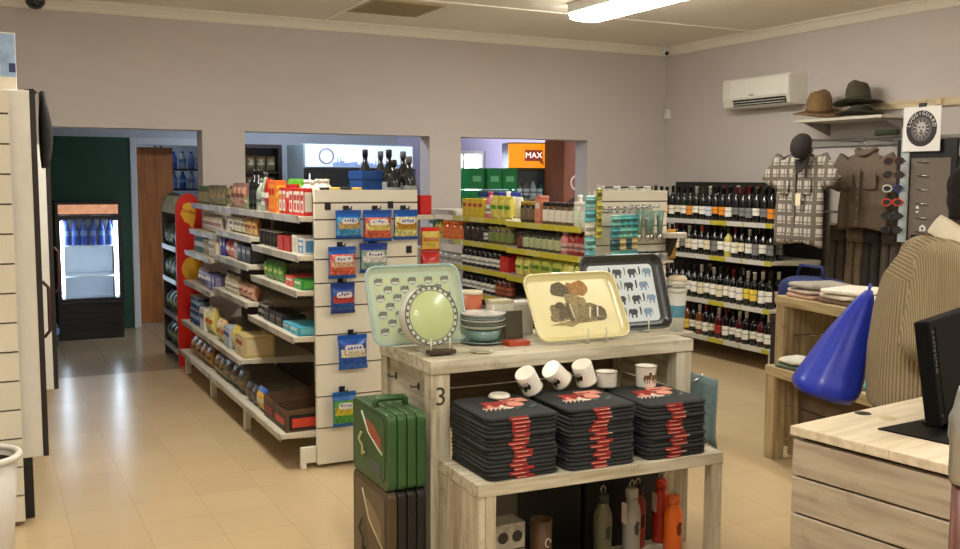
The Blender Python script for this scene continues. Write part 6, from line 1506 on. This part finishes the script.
# blue drawstring bag on his back
q = Matrix.Translation((PX, PY, 0)) @ Matrix.Rotation(PR_, 4, 'Z')
bl = q @ Vector((-.338, .1, .735))
bg = thing('drawstring_bag', 'bright blue drawstring bag hanging behind the man in the sweater', 'bag', bl, PR_)
BLM = M((34,56,190), .42, var=.06, scale=20, coat=.15, name='royal_blue_nylon')
rings = []; nn = 40
for j in range(17):
    v = j/16; z = .41*v
    cx, cy = -.02*(1-v)+.15*v, .1*v
    k1 = .78 if j == 0 else .95 if j == 1 else 1
    rx, ry = (.128*(1-v)**.75+.012)*k1, (.125*(1-v)**.7+.014)*k1
    rings.append([(cx+rx*math.cos(a)*(1+.05*(.3+v)*math.sin(7*a+2*v)+.07*v*math.sin(13*a+5*v)), cy+ry*math.sin(a)*(1+.06*(.3+v)*math.sin(9*a+1.5*v)), z-.03*math.cos(a)*(1-v)) for a in [2*PI*k/nn for k in range(nn)]])
part('sack', MB().loft(rings), BLM, bg)
part('drawcord', MB().tube([(.15,.1,.4), (.155,.12,.42), (.16,.14,.43), (.165,.15,.42)], .006, 6), BLM, bg)

# ------------------------------------------------------------------ chillers and slatted end panel at the left edge
lf = thing('gondola_shelving', 'cream slatted shelving end standing at the left edge', 'shelving', (-.18, 4.8, 0))
ORG = Vector((-.18, 4.8, 0))
zg = [1.955-.1-.132*k for k in range(14)]
part('end_panel', shift(slat_panel(-.5, .128, 4.8, .02, 1.955, [z for z in zg if z > .1]), ORG), [CREAM, GROOVE], lf)
part('foot', shift(MB().box(-.45, .1, 4.8, 4.836, 0, .0195), ORG), M((110,84,60), .8), lf)
def chiller(x0, x1, y0, y1, zb, zt, label):
    t = thing('chiller', label, 'chiller', ((x0+x1)/2, y0, 0)); O = Vector(((x0+x1)/2, y0, 0))
    part('side_panel', shift(MB().box(x0, x1, y0, y0+.04, zb, zt), O), WHITE, t, bevel=.004)
    part('side_panel', shift(MB().box(x0, x1, y1-.04, y1, zb, zt), O), WHITE, t, bevel=.004)
    part('back_panel', shift(MB().box(x0, x0+.04, y0+.0405, y1-.0405, zb, zt), O), WHITE, t)
    part('top', shift(MB().box(x0+.0405, x1-.005, y0+.0405, y1-.0405, zt-.04, zt), O), WHITE, t)
    part('bottom', shift(MB().box(x0+.0405, x1-.005, y0+.0405, y1-.0405, zb, zb+.06), O), WHITE, t)
    part('plinth', shift(MB().box(x0+.05, x1-.045, y0+.02, y1-.02, 0, zb-.0005), O), BLACK, t)
    dr = part('door', shift(MB().box(x1+.001, x1+.024, y0, y0+.05, zb, zt).box(x1+.001, x1+.024, y1-.05, y1, zb, zt).box(x1+.001, x1+.024, y0+.05, y1-.05, zb, zb+.05).box(x1+.001, x1+.024, y0+.05, y1-.05, zt-.05, zt), O), M((34,26,24), .5, name='dark_door_frame'), t)
    part('pane', shift(MB().box(x1+.008, x1+.014, y0+.05, y1-.05, zb+.05, zt-.05), O), GLASS, dr)
    part('handle', shift(MB().tube([(x1+.025,y0+.03,zb+.55), (x1+.05,y0+.03,zb+.58), (x1+.05,y0+.03,zb+.78), (x1+.025,y0+.03,zb+.81)], .008, 8), O), M((70,40,36), .4), dr)
    for k in range(3): part('shelf', shift(MB().box(x0+.05, x1-.03, y0+.045, y1-.045, zb+.35+.35*k, zb+.365+.35*k), O), CHROME, t)
    return t
chiller(-.45, .216, 4.87, 5.75, .292, 1.965, 'tall white chiller with dark door edge, nearest at the left')
chiller(-.4, .335, 6.0, 6.9, .375, 1.757, 'lower white chiller beyond the first one at the left')
jk = thing('hanging_cloth', 'black cloth draped over the top front corner of the nearest chiller', 'cloth', (.25, 4.98, 1.62))
rings = []
for j in range(9):
    v = j/8; z = .345*v; rr = .022+.024*math.sin(PI*min(1, v*1.15))**.8
    rings.append([(.018+rr*math.cos(a)*(1 if math.cos(a) > 0 else .3), .1*math.sin(a)*(.75+.25*v), z) for a in [2*PI*k/16 for k in range(16)]])
part('cloth', MB().loft(rings), M((24,20,20), .9, var=.1, name='black_cloth'), jk)
part('loop', MB().tube([(.0,0,.34), (-.01,0,.358), (-.05,0,.352)], .006, 6), BLACK, jk)
wbx = thing('sign_box', 'cream carton with a blue picture strip standing on top of the nearest chiller', 'box', (.02, 5.05, 1.966))
part('body', MB().box(-.14, .15, -.12, .12, 0, .255), M((220,212,192), .5, var=.05), wbx, bevel=.003)
part('printed_panel', MB().box(.085, .148, -.1215, -.1202, .06, .25), M((150,180,214), .4, var=.2, scale=12), wbx)
part('printed_mark', MB().box(.12, .147, -.123, -.1217, .08, .12).box(-.1, .04, -.123, -.1217, .2, .22), M((40,50,110), .4), wbx)
bn = thing('bucket_bin', 'white round bin with rubbish in front of the slatted shelving end', 'bin', (-.055, 4.45, 0))
part('body', MB().lathe([(.12,0), (.125,.01), (.155,.42), (.15,.42), (.12,.02), (.001,.018)], 32, cap=False), M((226,222,216), .4, var=.03, name='white_bin_plastic'), bn)
part('rim', MB().tube([(.16*math.cos(2*PI*k/36), .16*math.sin(2*PI*k/36), .43) for k in range(36)], .014, 8, closed=True), WHITE, bn)
part('liner', MB().lathe([(.147,.4), (.14,.3), (.001,.29)], 24, cap=False), M((60,48,46), .6, var=.4, scale=30, name='dark_rubbish'), bn)

for n_ in ('satin_black_plastic', 'dark_screen_glass', 'black_rubber_mat'): bpy.data.materials[n_].node_tree.nodes['Principled BSDF'].inputs['Specular IOR Level'].default_value = .12
# ------------------------------------------------------------------ light from outside the back room window, view settings
w_ = bpy.data.worlds.new('world'); SC.world = w_; w_.use_nodes = True
w_.node_tree.nodes['Background'].inputs['Color'].default_value = (.86, .86, 1.0, 1); w_.node_tree.nodes['Background'].inputs['Strength'].default_value = 6.0
SC.view_settings.view_transform = 'Standard'; SC.view_settings.look = 'None'; SC.view_settings.gamma = 1; SC.view_settings.use_curve_mapping = False
SC.view_settings.exposure = 1.0
